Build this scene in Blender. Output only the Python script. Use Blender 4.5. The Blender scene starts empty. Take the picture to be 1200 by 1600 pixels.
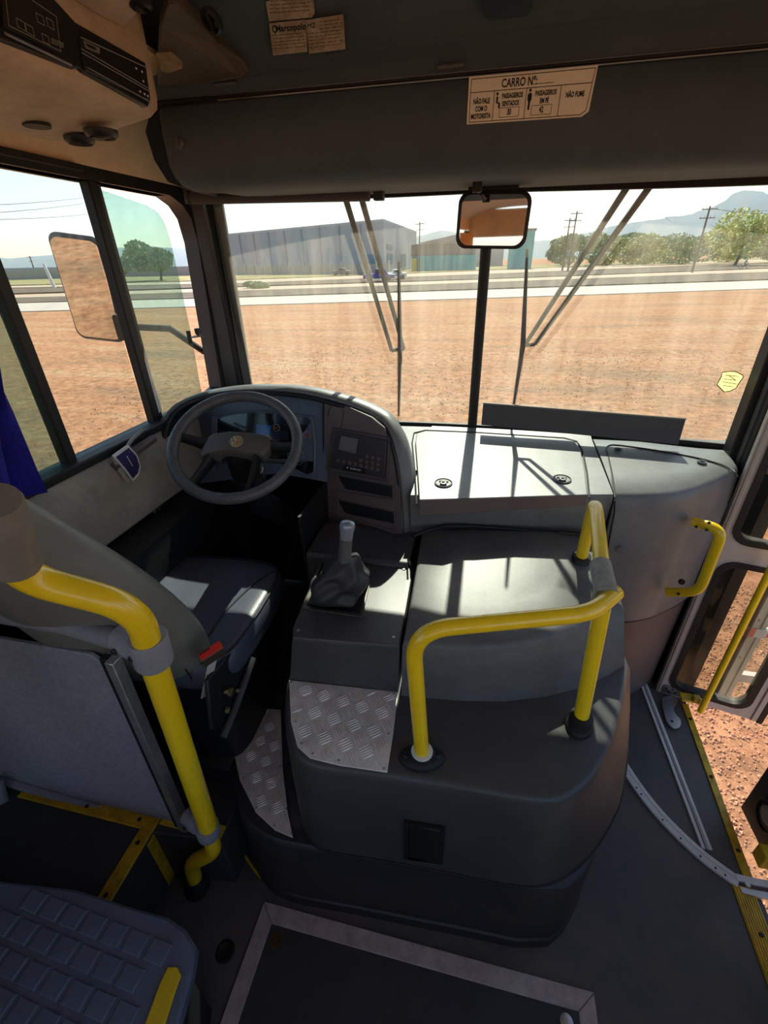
import bpy, bmesh, math, random
from mathutils import Vector, Matrix, noise
random.seed(7)
SC = bpy.context.scene
COL = SC.collection
PI = math.pi
# ------------------------------------------------------------------ camera
YAW, PITCH, ROLL, FPX = 0.22513, 0.51124, -0.02329, 700.0
_cy, _sy, _cp, _sp = math.cos(YAW), math.sin(YAW), math.cos(PITCH), math.sin(PITCH)
Fv = Vector((-_sy*_cp, _cy*_cp, -_sp))
_r = Vector((_cy, _sy, 0)); _u = _r.cross(Fv)
Rv = _r*math.cos(ROLL)+_u*math.sin(ROLL)
Uv = -_r*math.sin(ROLL)+_u*math.cos(ROLL)
CAM = Vector((0, 0, 1.9))
cd = bpy.data.cameras.new('camera'); cam = bpy.data.objects.new('camera', cd); COL.objects.link(cam)
cam.matrix_world = Matrix(((Rv.x, Uv.x, -Fv.x, CAM.x), (Rv.y, Uv.y, -Fv.y, CAM.y), (Rv.z, Uv.z, -Fv.z, CAM.z), (0, 0, 0, 1)))
cd.sensor_fit = 'HORIZONTAL'; cd.sensor_width = 36; cd.lens = 36*FPX/1200; cd.clip_start = .02; cd.clip_end = 9000
SC.camera = cam
# ------------------------------------------------------------------ world, sun, exposure
SUN_EL, SUN_AZ = math.radians(45.2), math.radians(-.3)       # azimuth from +Y towards +X
w = bpy.data.worlds.new('world'); SC.world = w; w.use_nodes = True
nt = w.node_tree; nt.nodes.clear()
sky = nt.nodes.new('ShaderNodeTexSky'); sky.sky_type = 'NISHITA'; sky.sun_disc = False
sky.sun_elevation = SUN_EL; sky.sun_rotation = SUN_AZ; sky.dust_density = 1.0; sky.air_density = 1.0; sky.ozone_density = 1.2; sky.altitude = 300
bg = nt.nodes.new('ShaderNodeBackground'); bg.inputs[1].default_value = 0.15
wo = nt.nodes.new('ShaderNodeOutputWorld')
nt.links.new(sky.outputs[0], bg.inputs[0]); nt.links.new(bg.outputs[0], wo.inputs[0])
sl = bpy.data.lights.new('sun', 'SUN'); sl.energy = 5.6; sl.angle = math.radians(.6); sl.color = (1, .93, .80)
so = bpy.data.objects.new('sun', sl); COL.objects.link(so)
sd = Vector((math.sin(SUN_AZ)*math.cos(SUN_EL), math.cos(SUN_AZ)*math.cos(SUN_EL), math.sin(SUN_EL)))
so.rotation_euler = sd.to_track_quat('Z', 'Y').to_euler(); so.location = sd*40
SC.view_settings.view_transform = 'Standard'; SC.view_settings.look = 'None'
SC.view_settings.gamma = 1; SC.view_settings.use_curve_mapping = False
SC.view_settings.exposure = 0.92

# ------------------------------------------------------------------ helpers
def at(px, py, **k):
    """point of the place seen at a pixel of the photograph, on a plane x=, y= or z="""
    d = Rv*((px-600)/FPX) - Uv*((py-800)/FPX) + Fv
    (a, v), = k.items(); i = 'xyz'.index(a)
    return CAM + d*((v-CAM[i])/d[i])
def lin(c):
    return tuple(((x/255)/12.92 if x/255 <= .04045 else ((x/255+.055)/1.055)**2.4) for x in c)
MATS = {}
def mat(name, rgb, rough=.5, metal=0., bump=0., bscale=200., var=0., vscale=8., spec=.5, tint2=None, coat=0., emit=None, alpha=None, aniso=None):
    if name in MATS: return MATS[name]
    m = bpy.data.materials.new(name); m.use_nodes = True; n = m.node_tree.nodes; l = m.node_tree.links
    b = n['Principled BSDF']; c = lin(rgb)
    b.inputs['Base Color'].default_value = (*c, 1); b.inputs['Roughness'].default_value = rough
    b.inputs['Metallic'].default_value = metal; b.inputs['Specular IOR Level'].default_value = spec
    b.inputs['Coat Weight'].default_value = coat
    tc = None
    if bump or var or tint2:
        tc = n.new('ShaderNodeTexCoord')
    if var or tint2:
        nz = n.new('ShaderNodeTexNoise'); nz.inputs['Scale'].default_value = vscale; nz.inputs['Detail'].default_value = 12; nz.inputs['Roughness'].default_value = .78
        l.new(tc.outputs['Object'], nz.inputs['Vector'])
        cr = n.new('ShaderNodeValToRGB'); cr.color_ramp.elements[0].position = .38; cr.color_ramp.elements[1].position = .62
        if tint2: c2 = lin(tint2)
        else: c2 = tuple(min(1, x*(1+var)) for x in c); c = tuple(x*(1-var) for x in c)
        cr.color_ramp.elements[0].color = (*c, 1); cr.color_ramp.elements[1].color = (*c2, 1)
        l.new(nz.outputs['Fac'], cr.inputs[0]); l.new(cr.outputs[0], b.inputs['Base Color'])
    if bump:
        bz = n.new('ShaderNodeTexNoise'); bz.inputs['Scale'].default_value = bscale; bz.inputs['Detail'].default_value = 3
        l.new(tc.outputs['Object'], bz.inputs['Vector'])
        bp = n.new('ShaderNodeBump'); bp.inputs['Strength'].default_value = bump; bp.inputs['Distance'].default_value = .3/bscale
        l.new(bz.outputs['Fac'], bp.inputs['Height']); l.new(bp.outputs[0], b.inputs['Normal'])
    if emit:
        b.inputs['Emission Color'].default_value = (*lin(emit[0]), 1); b.inputs['Emission Strength'].default_value = emit[1]
    MATS[name] = m; return m
def glass_mat(name, tint, dirt, dirt_rgb=(235, 225, 205), dscale=(6, 6, 1.2), gloss=.05, streak=True, dmin=.25):
    m = bpy.data.materials.new(name); m.use_nodes = True; n = m.node_tree.nodes; l = m.node_tree.links; n.clear()
    out = n.new('ShaderNodeOutputMaterial'); tr = n.new('ShaderNodeBsdfTransparent'); tr.inputs[0].default_value = (*tint, 1)
    gl = n.new('ShaderNodeBsdfGlossy'); gl.inputs['Roughness'].default_value = .02
    lw = n.new('ShaderNodeLayerWeight'); lw.inputs['Blend'].default_value = .12
    mm = n.new('ShaderNodeMath'); mm.operation = 'MULTIPLY_ADD'; mm.inputs[1].default_value = .35; mm.inputs[2].default_value = gloss*.5
    l.new(lw.outputs['Fresnel'], mm.inputs[0])
    m1 = n.new('ShaderNodeMixShader'); l.new(mm.outputs[0], m1.inputs[0]); l.new(tr.outputs[0], m1.inputs[1]); l.new(gl.outputs[0], m1.inputs[2])
    tl = n.new('ShaderNodeBsdfTranslucent'); tl.inputs[0].default_value = (*lin(dirt_rgb), 1)
    tc = n.new('ShaderNodeTexCoord'); mp = n.new('ShaderNodeMapping'); mp.inputs['Scale'].default_value = dscale
    l.new(tc.outputs['Object'], mp.inputs['Vector'])
    nz = n.new('ShaderNodeTexNoise'); nz.inputs['Scale'].default_value = 1.6; nz.inputs['Detail'].default_value = 9; nz.inputs['Roughness'].default_value = .75
    l.new(mp.outputs[0], nz.inputs['Vector'])
    mr = n.new('ShaderNodeMapRange'); mr.inputs['From Min'].default_value = .35; mr.inputs['From Max'].default_value = .75
    mr.inputs['To Min'].default_value = dirt*dmin; mr.inputs['To Max'].default_value = dirt*2.1
    l.new(nz.outputs['Fac'], mr.inputs['Value'])
    m2 = n.new('ShaderNodeMixShader'); l.new(mr.outputs[0], m2.inputs[0]); l.new(m1.outputs[0], m2.inputs[1]); l.new(tl.outputs[0], m2.inputs[2])
    l.new(m2.outputs[0], out.inputs[0]); MATS[name] = m; return m

BASE = {}
def props(o, label=None, cat=None, group=None, kind=None):
    if label: o['label'] = label
    if cat: o['category'] = cat
    if group: o['group'] = group
    if kind: o['kind'] = kind
    return o
def thing(name, label, cat, loc=(0, 0, 0), group=None):
    o = bpy.data.objects.new(name, None); COL.objects.link(o); o.location = loc; o.empty_display_size = .05
    BASE[o.name] = Vector(loc); return props(o, label, cat, group)
def struct(name, loc=(0, 0, 0)):
    o = bpy.data.objects.new(name, None); COL.objects.link(o); o.location = loc
    BASE[o.name] = Vector(loc); o['kind'] = 'structure'; return o
class B:
    def __init__(s): s.v = []; s.f = []
    def add(s, vs, fs):
        k = len(s.v); s.v += [Vector(a) for a in vs]; s.f += [tuple(i+k for i in f) for f in fs]; return s
    def box(s, c, d, rot=None, axes=None):
        c = Vector(c); hx, hy, hz = [a/2 for a in d]
        if axes: X, Y, Z = [Vector(a).normalized() for a in axes]
        else:
            R = rot if rot is not None else Matrix.Identity(3); X, Y, Z = R@Vector((1, 0, 0)), R@Vector((0, 1, 0)), R@Vector((0, 0, 1))
        vs = [c+X*hx*a+Y*hy*b+Z*hz*e for a in (-1, 1) for b in (-1, 1) for e in (-1, 1)]
        return s.add(vs, [(0, 1, 3, 2), (4, 6, 7, 5), (0, 4, 5, 1), (2, 3, 7, 6), (0, 2, 6, 4), (1, 5, 7, 3)])
    def prism(s, poly, vec):
        n = len(poly); vec = Vector(vec); p = [Vector(a) for a in poly]
        return s.add(p+[a+vec for a in p], [tuple(range(n))[::-1], tuple(range(n, 2*n))]+[(i, (i+1) % n, n+(i+1) % n, n+i) for i in range(n)])
    def loft(s, rings, closed=True, cap=True):
        n = len(rings[0]); vs = [a for r in rings for a in r]; fs = []
        for j in range(len(rings)-1):
            for i in range(n if closed else n-1):
                fs.append((j*n+i, j*n+(i+1) % n, (j+1)*n+(i+1) % n, (j+1)*n+i))
        if cap and closed: fs += [tuple(range(n))[::-1], tuple(range((len(rings)-1)*n, len(rings)*n))]
        return s.add(vs, fs)
    def slab(s, rows, th):
        """open grid surface thickened by vector th"""
        th = Vector(th); m = len(rows); n = len(rows[0]); a = [Vector(p) for r in rows for p in r]; vs = a+[p+th for p in a]; N = m*n; fs = []
        for j in range(m-1):
            for i in range(n-1):
                q = (j*n+i, j*n+i+1, (j+1)*n+i+1, (j+1)*n+i); fs.append(q); fs.append(tuple(x+N for x in q[::-1]))
        for j in range(m-1):
            for i in (0, n-1): fs.append((j*n+i, (j+1)*n+i, N+(j+1)*n+i, N+j*n+i))
        for i in range(n-1):
            for j in (0, m-1): fs.append((j*n+i, j*n+i+1, N+j*n+i+1, N+j*n+i))
        return s.add(vs, fs)
    def tube(s, pts, r, n=14, cap=True, closed=False, sq=None):
        pts = [Vector(p) for p in pts]; m = len(pts); rings = []
        t0 = (pts[1]-pts[0]).normalized(); up = Vector((0, 0, 1)) if abs(t0.z) < .9 else Vector((1, 0, 0))
        nrm = (up-t0*up.dot(t0)).normalized()
        for i, p in enumerate(pts):
            if closed: t = (pts[(i+1) % m]-pts[i-1]).normalized()
            else: t = (pts[min(i+1, m-1)]-pts[max(i-1, 0)]).normalized()
            nrm = (nrm-t*nrm.dot(t)).normalized(); bn = t.cross(nrm)
            rr = r[i] if isinstance(r, (list, tuple)) else r; a, b = (rr, rr) if sq is None else (rr*sq[0], rr*sq[1])
            rings.append([p+nrm*math.cos(2*PI*k/n)*a+bn*math.sin(2*PI*k/n)*b for k in range(n)])
        if closed: rings.append(rings[0]); return s.loft(rings, cap=False)
        return s.loft(rings, cap=cap)
    def lathe(s, prof, o, ax=(0, 0, 1), n=20, cap=True):
        o = Vector(o); ax = Vector(ax).normalized(); u = ax.orthogonal().normalized(); v = ax.cross(u)
        return s.loft([[o+ax*h+(u*math.cos(2*PI*k/n)+v*math.sin(2*PI*k/n))*r for k in range(n)] for r, h in prof], cap=cap)
    def obj(s, name, m, parent=None, smooth=35, bevel=0, seg=2, sub=0, label=None, kind=None, cat=None, group=None, loc=None, weld=False):
        L = BASE[parent.name] if parent is not None else (Vector(loc) if loc is not None else None)
        if L is None:
            xs = [min(v[i] for v in s.v) for i in range(3)]; xe = [max(v[i] for v in s.v) for i in range(3)]
            L = Vector(((xs[0]+xe[0])/2, (xs[1]+xe[1])/2, xs[2]))
        me = bpy.data.meshes.new(name); me.from_pydata([tuple(v-L) for v in s.v], [], s.f)
        bm = bmesh.new(); bm.from_mesh(me)
        if weld: bmesh.ops.remove_doubles(bm, verts=bm.verts, dist=1e-5)
        bmesh.ops.recalc_face_normals(bm, faces=bm.faces); bm.to_mesh(me); bm.free()
        me.materials.append(m)
        if smooth: me.polygons.foreach_set('use_smooth', [True]*len(me.polygons)); me.set_sharp_from_angle(angle=math.radians(smooth))
        o = bpy.data.objects.new(name, me); COL.objects.link(o); BASE[o.name] = L
        if parent is not None: o.parent = parent
        else: o.location = L
        if bevel:
            b = o.modifiers.new('bevel', 'BEVEL'); b.width = bevel; b.segments = seg; b.limit_method = 'ANGLE'; b.angle_limit = math.radians(35); b.harden_normals = False
        if sub:
            b = o.modifiers.new('sub', 'SUBSURF'); b.levels = sub; b.render_levels = sub
        return props(o, label, cat, group, kind)
def dup(o, loc, label=None, group=None, parent=None):
    c = o.copy(); COL.objects.link(c)
    if parent is None: c.location = loc; BASE[c.name] = Vector(loc)
    else: c.parent = parent; BASE[c.name] = BASE[parent.name]
    if label: c['label'] = label
    if group: c['group'] = group
    for ch in list(o.children): dup(ch, None, parent=c)
    return c
def fillet(pts, r, n=6):
    pts = [Vector(p) for p in pts]; out = [pts[0]]
    for i in range(1, len(pts)-1):
        a, b, c = pts[i-1], pts[i], pts[i+1]; d1 = (a-b); d2 = (c-b); rr = min(r, d1.length*.48, d2.length*.48)
        p = b+d1.normalized()*rr; q = b+d2.normalized()*rr
        for k in range(n+1):
            t = k/n; out.append(p*(1-t)**2+b*2*t*(1-t)+q*t*t)
    out.append(pts[-1]); return out
def smoothc(pts, n=6, closed=False):
    pts = [Vector(p) for p in pts]; m = len(pts); out = []
    for i in range(m if closed else m-1):
        g = lambda k: pts[k % m] if closed else pts[max(0, min(m-1, k))]
        p0, p1, p2, p3 = g(i-1), g(i), g(i+1), g(i+2)
        for k in range(n):
            t = k/n; out.append(.5*((2*p1)+(p2-p0)*t+(2*p0-5*p1+4*p2-p3)*t*t+(3*p1-p0-3*p2+p3)*t**3))
    if not closed: out.append(pts[-1])
    return out
def rrect(w, h, r, n=5):
    out = []
    for cx, cy, a in ((w/2-r, h/2-r, 0), (-w/2+r, h/2-r, 90), (-w/2+r, -h/2+r, 180), (w/2-r, -h/2+r, 270)):
        for k in range(n+1):
            t = math.radians(a+90*k/n); out.append((cx+r*math.cos(t), cy+r*math.sin(t)))
    return out
def plane_pts(poly, o, u, v):
    o, u, v = Vector(o), Vector(u), Vector(v); return [o+u*a+v*b for a, b in poly]
def ringband(outer, inner, vec):
    """frame between two loops with the same number of points, thickened by vec"""
    vec = Vector(vec); o = [Vector(p) for p in outer]; i = [Vector(p) for p in inner]
    b = B(); b.loft([o, i, [p+vec for p in i], [p+vec for p in o], o], cap=False); return b
def bolt(b, o, ax, r=.006, h=.004): b.lathe([(r, 0), (r, h*.6), (r*.75, h), (r*.35, h), (r*.3, h*.5)], o, ax, n=10); return b
def text(s, size, o, u, v, m, parent, name='lettering', align='CENTER', thick=.0004, sx=1.0, loc=None, bold=0.):
    cu = bpy.data.curves.new(name, 'FONT'); cu.body = s; cu.size = size; cu.extrude = thick; cu.align_x = align; cu.align_y = 'CENTER'; cu.resolution_u = 3; cu.offset = bold
    t = bpy.data.objects.new(name, cu); COL.objects.link(t); dg = bpy.context.evaluated_depsgraph_get(); dg.update()
    me = bpy.data.meshes.new_from_object(t.evaluated_get(dg)); bpy.data.objects.remove(t)
    o, u, v = Vector(o), Vector(u).normalized(), Vector(v).normalized(); n = u.cross(v); L = BASE[parent.name]
    for q in me.vertices: q.co = o+u*q.co.x*sx+v*q.co.y+n*q.co.z-L
    me.materials.clear(); me.materials.append(m); ob = bpy.data.objects.new(name, me); COL.objects.link(ob); ob.parent = parent; BASE[ob.name] = L; return ob
def inpoly(x, y, P):
    c = False; n = len(P)
    for i in range(n):
        x1, y1 = P[i][:2]; x2, y2 = P[i-1][:2]
        if (y1 > y) != (y2 > y) and x < (x2-x1)*(y-y1)/(y2-y1)+x1: c = not c
    return c

# ------------------------------------------------------------------ materials
PL = mat('dark_plastic', (66, 66, 68), .42, bump=.4, bscale=420, var=.22, vscale=5)
PLF = mat('faded_plastic', (92, 92, 91), .42, bump=.5, bscale=420, var=.2, vscale=6)
PLD = mat('black_plastic', (26, 27, 29), .45, bump=.2, bscale=400)
PLB = mat('brownish_plastic', (98, 86, 86), .5, bump=.35, bscale=420, var=.1)
DASH = mat('dash_plastic', (108, 110, 110), .42, bump=.35, bscale=380, var=.13, vscale=9)
HEAD = mat('header_fabric_plastic', (72, 84, 90), .75, bump=.5, bscale=500, var=.1)
RUB = mat('black_rubber', (18, 18, 19), .6, bump=.2, bscale=150)
BEI = mat('beige_lining', (222, 194, 154), .6, bump=.3, bscale=120, var=.12, vscale=4)
BEI2 = mat('dusty_beige_plastic', (192, 170, 142), .55, bump=.4, bscale=260, var=.2, vscale=7)
GRYL = mat('grey_wall_panel', (150, 144, 132), .6, bump=.4, bscale=260, var=.2, vscale=6)
YEL = mat('yellow_coat', (244, 204, 22), .28, coat=.4, var=.06, vscale=12, bump=.05, bscale=90)
YELW = mat('worn_yellow', (226, 186, 30), .5, bump=.3, bscale=120, tint2=(160, 128, 30), vscale=14)
SLV = mat('grey_sleeve', (132, 134, 140), .6, bump=.3, bscale=300, var=.12, vscale=20)
SLVL = mat('pale_sleeve', (150, 150, 140), .6, bump=.3, bscale=300, tint2=(120, 120, 112), vscale=30)
ALU = mat('aluminium', (196, 198, 200), .35, metal=.85, bump=.1, bscale=60, var=.15, vscale=18)
TREAD = mat('tread_plate', (225, 222, 214), .42, metal=.25, var=.18, vscale=10, bump=.15, bscale=90)
STEEL = mat('steel', (170, 172, 176), .3, metal=.9)
LEA = mat('black_leatherette', (70, 76, 92), .40, bump=.25, bscale=160, var=.1, vscale=7)
LEAB = mat('seat_back_vinyl', (112, 111, 104), .45, bump=.3, bscale=220, var=.1)
WHT = mat('white_paint', (222, 222, 216), .45, var=.08, vscale=20, bump=.1, bscale=60)
DOORP = mat('door_paint', (190, 180, 172), .4, var=.06, vscale=6)
RED = mat('red_plastic', (205, 42, 34), .35)
BLUE = mat('blue_fabric', (32, 32, 150), .85, bump=.6, bscale=90, var=.2, vscale=10)
FLOOR = mat('vinyl_floor', (70, 75, 78), .5, bump=.25, bscale=90, tint2=(94, 88, 82), vscale=4)
HATCH = mat('hatch_rubber', (52, 56, 58), .6, bump=.4, bscale=160, var=.2, vscale=8)
TRIMG = mat('hatch_aluminium', (190, 180, 172), .55, metal=.1, tint2=(156, 144, 138), vscale=16, bump=.2, bscale=80)
MATR = mat('tread_rubber', (94, 104, 120), .6, bump=.35, bscale=200, var=.12, vscale=12)
PAPER = mat('sticker_paper', (240, 232, 208), .6, var=.05)
PAPD = mat('old_sticker', (184, 172, 146), .6, tint2=(142, 122, 98), vscale=30)
INK = mat('ink', (24, 22, 20), .6)
INKW = mat('white_ink', (224, 224, 220), .5)
MIRR = mat('mirror_silver', (235, 235, 235), .02, metal=1)
SCR = mat('lcd_screen', (112, 110, 116), .25)
SCRB = mat('blue_lcd', (30, 92, 175), .2, coat=.6)
DGL = mat('dark_lens', (14, 15, 20), .12, coat=.5)
KEY = mat('key_plastic', (58, 52, 56), .5)
CHR = mat('chrome', (210, 205, 190), .25, metal=.9)
ROOFL = mat('ceiling_lining', (205, 203, 198), .7, bump=.2, bscale=120)
WGL = glass_mat('windshield_glass', (.80, .84, .81), .045, dscale=(7, 1, .9))
SGL = glass_mat('clear_side_glass', (.82, .86, .83), .02, dscale=(1, 4, 2))
TGL = glass_mat('green_side_glass', (.64, .76, .70), .07, dirt_rgb=(225, 235, 220), dscale=(1, 4, 2), dmin=.6)
DGLS = glass_mat('door_glass', (.80, .80, .76), .02, dscale=(3, 1, 1))

# ================================================================== SETTING: bus shell
Z0 = 0.0
XL, XR = -1.2, 1.09
# floor of the aisle with the door platform
fl = struct('floor', (0, 0, 0))
B().prism([(-.95, -4.5, 0), (1.12, -4.5, 0), (1.06, .95, 0), (1.09, 1.74, 0), (1.02, 2.12, 0), (-.95, 2.12, 0)], (0, 0, -.06)).obj('floor_covering', FLOOR, fl, smooth=0)
# raised platforms on the left (z .29)
PZ = .29
B().prism([(-1.62, -.6, 0), (-.93, -.6, 0), (-.93, .578, 0), (-.70, .60, 0), (-.70, 1.95, 0), (-1.24, 1.95, 0), (-1.24, .63, 0), (-1.62, .63, 0)], (0, 0, PZ)).obj('driver_platform', HATCH, fl, bevel=.004)
# yellow step nosings
def nosing(name, p, q, width_dir, w_, h=.006, n=7, label=None, ribs=True, rev=None):
    p, q, wd = Vector(p), Vector(q), Vector(width_dir).normalized(); d = (q-p); dn = d.normalized(); up = wd.cross(dn)
    if up.z < -.5 or (abs(up.z) < .5 and up.y > 0): up = -up
    root = props(struct(name, p))
    c = (p+q)/2+wd*w_/2+up*h/2
    B().box(c, (d.length, w_, h), axes=(dn, wd, up)).obj('base_strip', YELW, root, bevel=.002)
    if ribs:
        b = B()
        for k in range(n): b.box((p+q)/2+wd*w_*(k+.7)/(n+.4)+up*(h+.001), (d.length*.985, w_/n*.5, .003), axes=(dn, wd, up))
        r = b.obj('ribs', YELW, root); r['kind'] = 'stuff'
    b = B()
    for t in ((.12, .5, .88) if d.length > .4 else (.2, .8)): bolt(b, p+d*t+wd*w_*.5+up*(h+.002), up, .007)
    b.obj('screws', PLD, root, kind='stuff')
    return root
nosing('trim_1', (-1.47, .578, PZ), (-.93, .578, PZ), (0, 1, 0), .045)
a = at(155, 1410, z=PZ)
nosing('trim_2', (-.975, a.y-.03, PZ), (-.975, .585, PZ+.002), (1, 0, 0), .045, n=9)
nosing('trim_3', (-.928, .585, .005), (-.928, .585, PZ-.01), (0, -1, 0), .0405, n=5, ribs=False)
nosing('trim_4', (-.925, .603, PZ), (-.702, .603, PZ), (0, 1, 0), .04, ribs=False)
# door sill
nosing('trim_5', (1.055, .975, .0), (1.092, 1.70, .0), (-1, 0, 0), .028, ribs=False)
nosing('trim_6', (1.045, .955, .0), (1.02, -.2, .0), (-1, 0, 0), .065, n=8)
# hatch in the floor: frame bars and panel
def bar(name, p, q, wd, w_, h, m, parent, bevel=.002):
    p, q, wd = Vector(p), Vector(q), Vector(wd); d = q-p
    return B().box((p+q)/2+wd*w_/2+Vector((0, 0, h/2)), (d.length, w_, h), axes=(d.normalized(), wd, d.normalized().cross(wd))).obj(name, m, parent, bevel=bevel)
hx0, hx1, hy = at(413, 1410, z=0).x, at(927, 1550, z=0).x, at(415, 1410, z=0).y
ha = thing('floor_hatch', 'dark rubber floor hatch framed by a worn pale aluminium edging in the aisle', 'hatch', (0, 0, 0))
B().box(((hx0+hx1)/2, hy-.75, .002), (hx1-hx0-.04, 1.46, .004)).obj('hatch_panel', HATCH, ha)
wF = .05
def miter(name, poly): return B().prism(poly, (0, 0, .008)).obj(name, TRIMG, ha, bevel=.002)
miter('edging', [(hx0, hy, 0), (hx1, hy, 0), (hx1-wF, hy-wF, 0), (hx0+wF, hy-wF, 0)])
miter('edging', [(hx0, hy-.002, 0), (hx0+wF, hy-wF-.001, 0), (hx0+wF, hy-1.5, 0), (hx0, hy-1.5, 0)])
miter('edging', [(hx1, hy-.002, 0), (hx1-wF, hy-wF-.001, 0), (hx1-wF, hy-1.5, 0), (hx1, hy-1.5, 0)])
b = B(); p = at(432, 1470, z=.004); b.lathe([(.022, 0), (.022, .003), (.012, .003), (.011, .001)], p, n=18); b.lathe([(.008, 0), (.008, .006)], p, n=6)
b.obj('lock_bolt', mat('rusty_brass', (92, 74, 46), .5, metal=.6), ha)
b = B(); p = at(885, 1597, z=.006); b.lathe([(.018, 0), (.018, .004), (.008, .006)], p, n=18); b.obj('lock_disc', ALU, ha)
p = at(352, 1487, z=0)
B().lathe([(.03, 0), (.03, .002), (.024, .004), (.02, .002)], p, n=20).obj('floor_plug', RUB, label='black round rubber plug in the floor left of the hatch edging', cat='plug')

# left wall with its window opening
wl = struct('wall_left', (XL, 0, 0))
WZ0, WZ1 = 1.385, 2.125
B().box((XL-.03, 1.285, .69), (.06, 1.33, 1.38)).obj('lower_wall', PLD, wl); B().box((-1.65, -.0, .67), (.06, 1.3, 1.34)).obj('lower_wall', PLD, wl); B().box((-1.43, -.0, 1.36), (.48, 1.3, .04)).obj('wall_ledge', PLD, wl); B().box((-1.44, .66, .69), (.48, .05, 1.38)).obj('recess_end', PLD, wl); B().box((XL-.03, -2.33, .45), (.06, 4.36, .9)).obj('lower_wall', GRYL, wl)
B().prism([(XL-.06, -4.5, WZ1), (XL-.06, 2.0, WZ1), (XL-.06, 2.0, 2.38), (XL-.06, -4.5, 2.38)], (.06, 0, 0)).obj('upper_wall', BEI, wl)
# sloped inner trim panel below the sill
b = B(); rows = []
for y in (.64, .8, 1.2, 1.5, 1.62):
    rows.append([(XL+.012, y, 1.375), (XL+.05, y, 1.33), (XL+.065, y, 1.2), (XL+.06, y, 1.125), (XL+.03, y, 1.10)])
b.slab(rows, (-.01, 0, 0)).obj('door_card', GRYL, wl)
b = B(); b.slab([[(XL+.0, y, 1.10), (XL+.12, y, 1.06), (XL+.15, y, .95), (XL+.1, y, .3)] for y in (.66, 1.0, 1.9)], (-.01, 0, 0)).obj('lower_card', PLD, wl)
# left pillars outside the windows behind
for y0, y1 in ((-4.5, -4.4), (-3.4, -3.3), (-2.3, -2.2), (-1.1, -1.0), (.05, .2)):
    B().box((XL-.03, (y0+y1)/2, 1.5), (.06, y1-y0, 1.24)).obj('window_post', RUB, wl)
# window 2: driver side window
w2 = struct('window_2', (XL, 1.4, 1.385))
out = [(XL-.05, .2, WZ0-.06), (XL-.05, 2.0, WZ0-.06), (XL-.05, 2.0, WZ0-.06), (XL-.05, 2.0, 2.0), (XL-.05, 2.0, 2.19), (XL-.05, 2.0, 2.19), (XL-.05, 1.9, 2.19), (XL-.05, .2, 2.19)]
inn = [(XL-.05, .24, WZ0), (XL-.05, 1.78, WZ0), (XL-.05, 1.88, WZ0+.02), (XL-.05, 1.915, 1.98), (XL-.05, 1.90, 2.06), (XL-.05, 1.86, 2.10), (XL-.05, 1.79, WZ1), (XL-.05, .24, WZ1)]
ringband(out, inn, (.062, 0, 0)).obj('window_frame', PLD, w2, bevel=.006)
b = B(); b.box((XL+.012, .95, WZ0-.01), (.045, 1.75, .028)); b.obj('sill_rail', RUB, w2, bevel=.005)
B().box((XL+.02, .8, 1.372), (.012, 1.0, .006)).obj('sill_strip', ALU, w2)
b = B(); b.box((XL+.02, .8, WZ1+.022), (.02, 1.15, .018)); b.obj('top_rail', RUB, w2, bevel=.003)
for y, ww, nm in ((1.033, .034, 'window_divider'), (1.436, .036, 'window_divider')):
    b = B(); b.box((XL-.02, y, (WZ0+WZ1)/2), (.035, ww, WZ1-WZ0+.02)); b.obj(nm, RUB, w2, bevel=.004)
B().box((XL-.02, 1.468, (WZ0+WZ1)/2), (.02, .016, WZ1-WZ0)).obj('divider_lip', PL, w2, bevel=.003)
def pane(y0, y1, x, m, nm='pane', poly=None):
    if poly is None: poly = [(x, y0, WZ0), (x, y1, WZ0), (x, y1, WZ1), (x, y0, WZ1)]
    return B().prism(poly, (.004, 0, 0)).obj(nm, m, w2, smooth=0)
pane(.22, 1.02, XL-.045, SGL); pane(.93, 1.055, XL-.032, TGL, 'overlap_pane'); pane(1.05, 1.42, XL-.045, SGL)
tp = [(XL-.028, 1.455, WZ0)]+[tuple(p) for p in smoothc([at(312, 606, x=XL-.028), at(297, 520, x=XL-.028), at(275, 420, x=XL-.028), at(262, 365, x=XL-.028), at(248, 335, x=XL-.028), at(225, 320, x=XL-.028)], 3)]+[(XL-.028, 1.455, WZ1-.01)]
tp[1] = (XL-.028, tp[1][1], WZ0)
pane(0, 0, 0, TGL, 'sliding_pane', tp)
p = at(296, 527, x=XL-.01)
b = B(); b.box(p, (.014, .012, .05)); b.obj('pane_catch', PLD, w2, bevel=.002)
b = B(); b.tube([p+Vector((.005, .0, 0)), p+Vector((.006, .10, -.006))], .0045, n=8); b.obj('latch_rod', STEEL, w2)
b = B(); b.lathe([(.004, -.006), (.006, 0), (.011, .004), (.012, .022), (.010, .026)], p+Vector((.006, .055, .002)), (0, 0, 1), n=14); b.obj('latch_knob', PLD, w2)
# white drape of plastic at the sliding pane (pale strip between panes)
tri = [at(224, 545, x=XL-.01), at(228, 600, x=XL-.01), at(240, 655, x=XL-.01), at(252, 640, x=XL-.01), at(246, 620, x=XL-.01), at(235, 585, x=XL-.01)]
B().prism(tri, (.003, 0, 0)).obj('white_film', WHT, w2, label='white film strip beside the divider')

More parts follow.
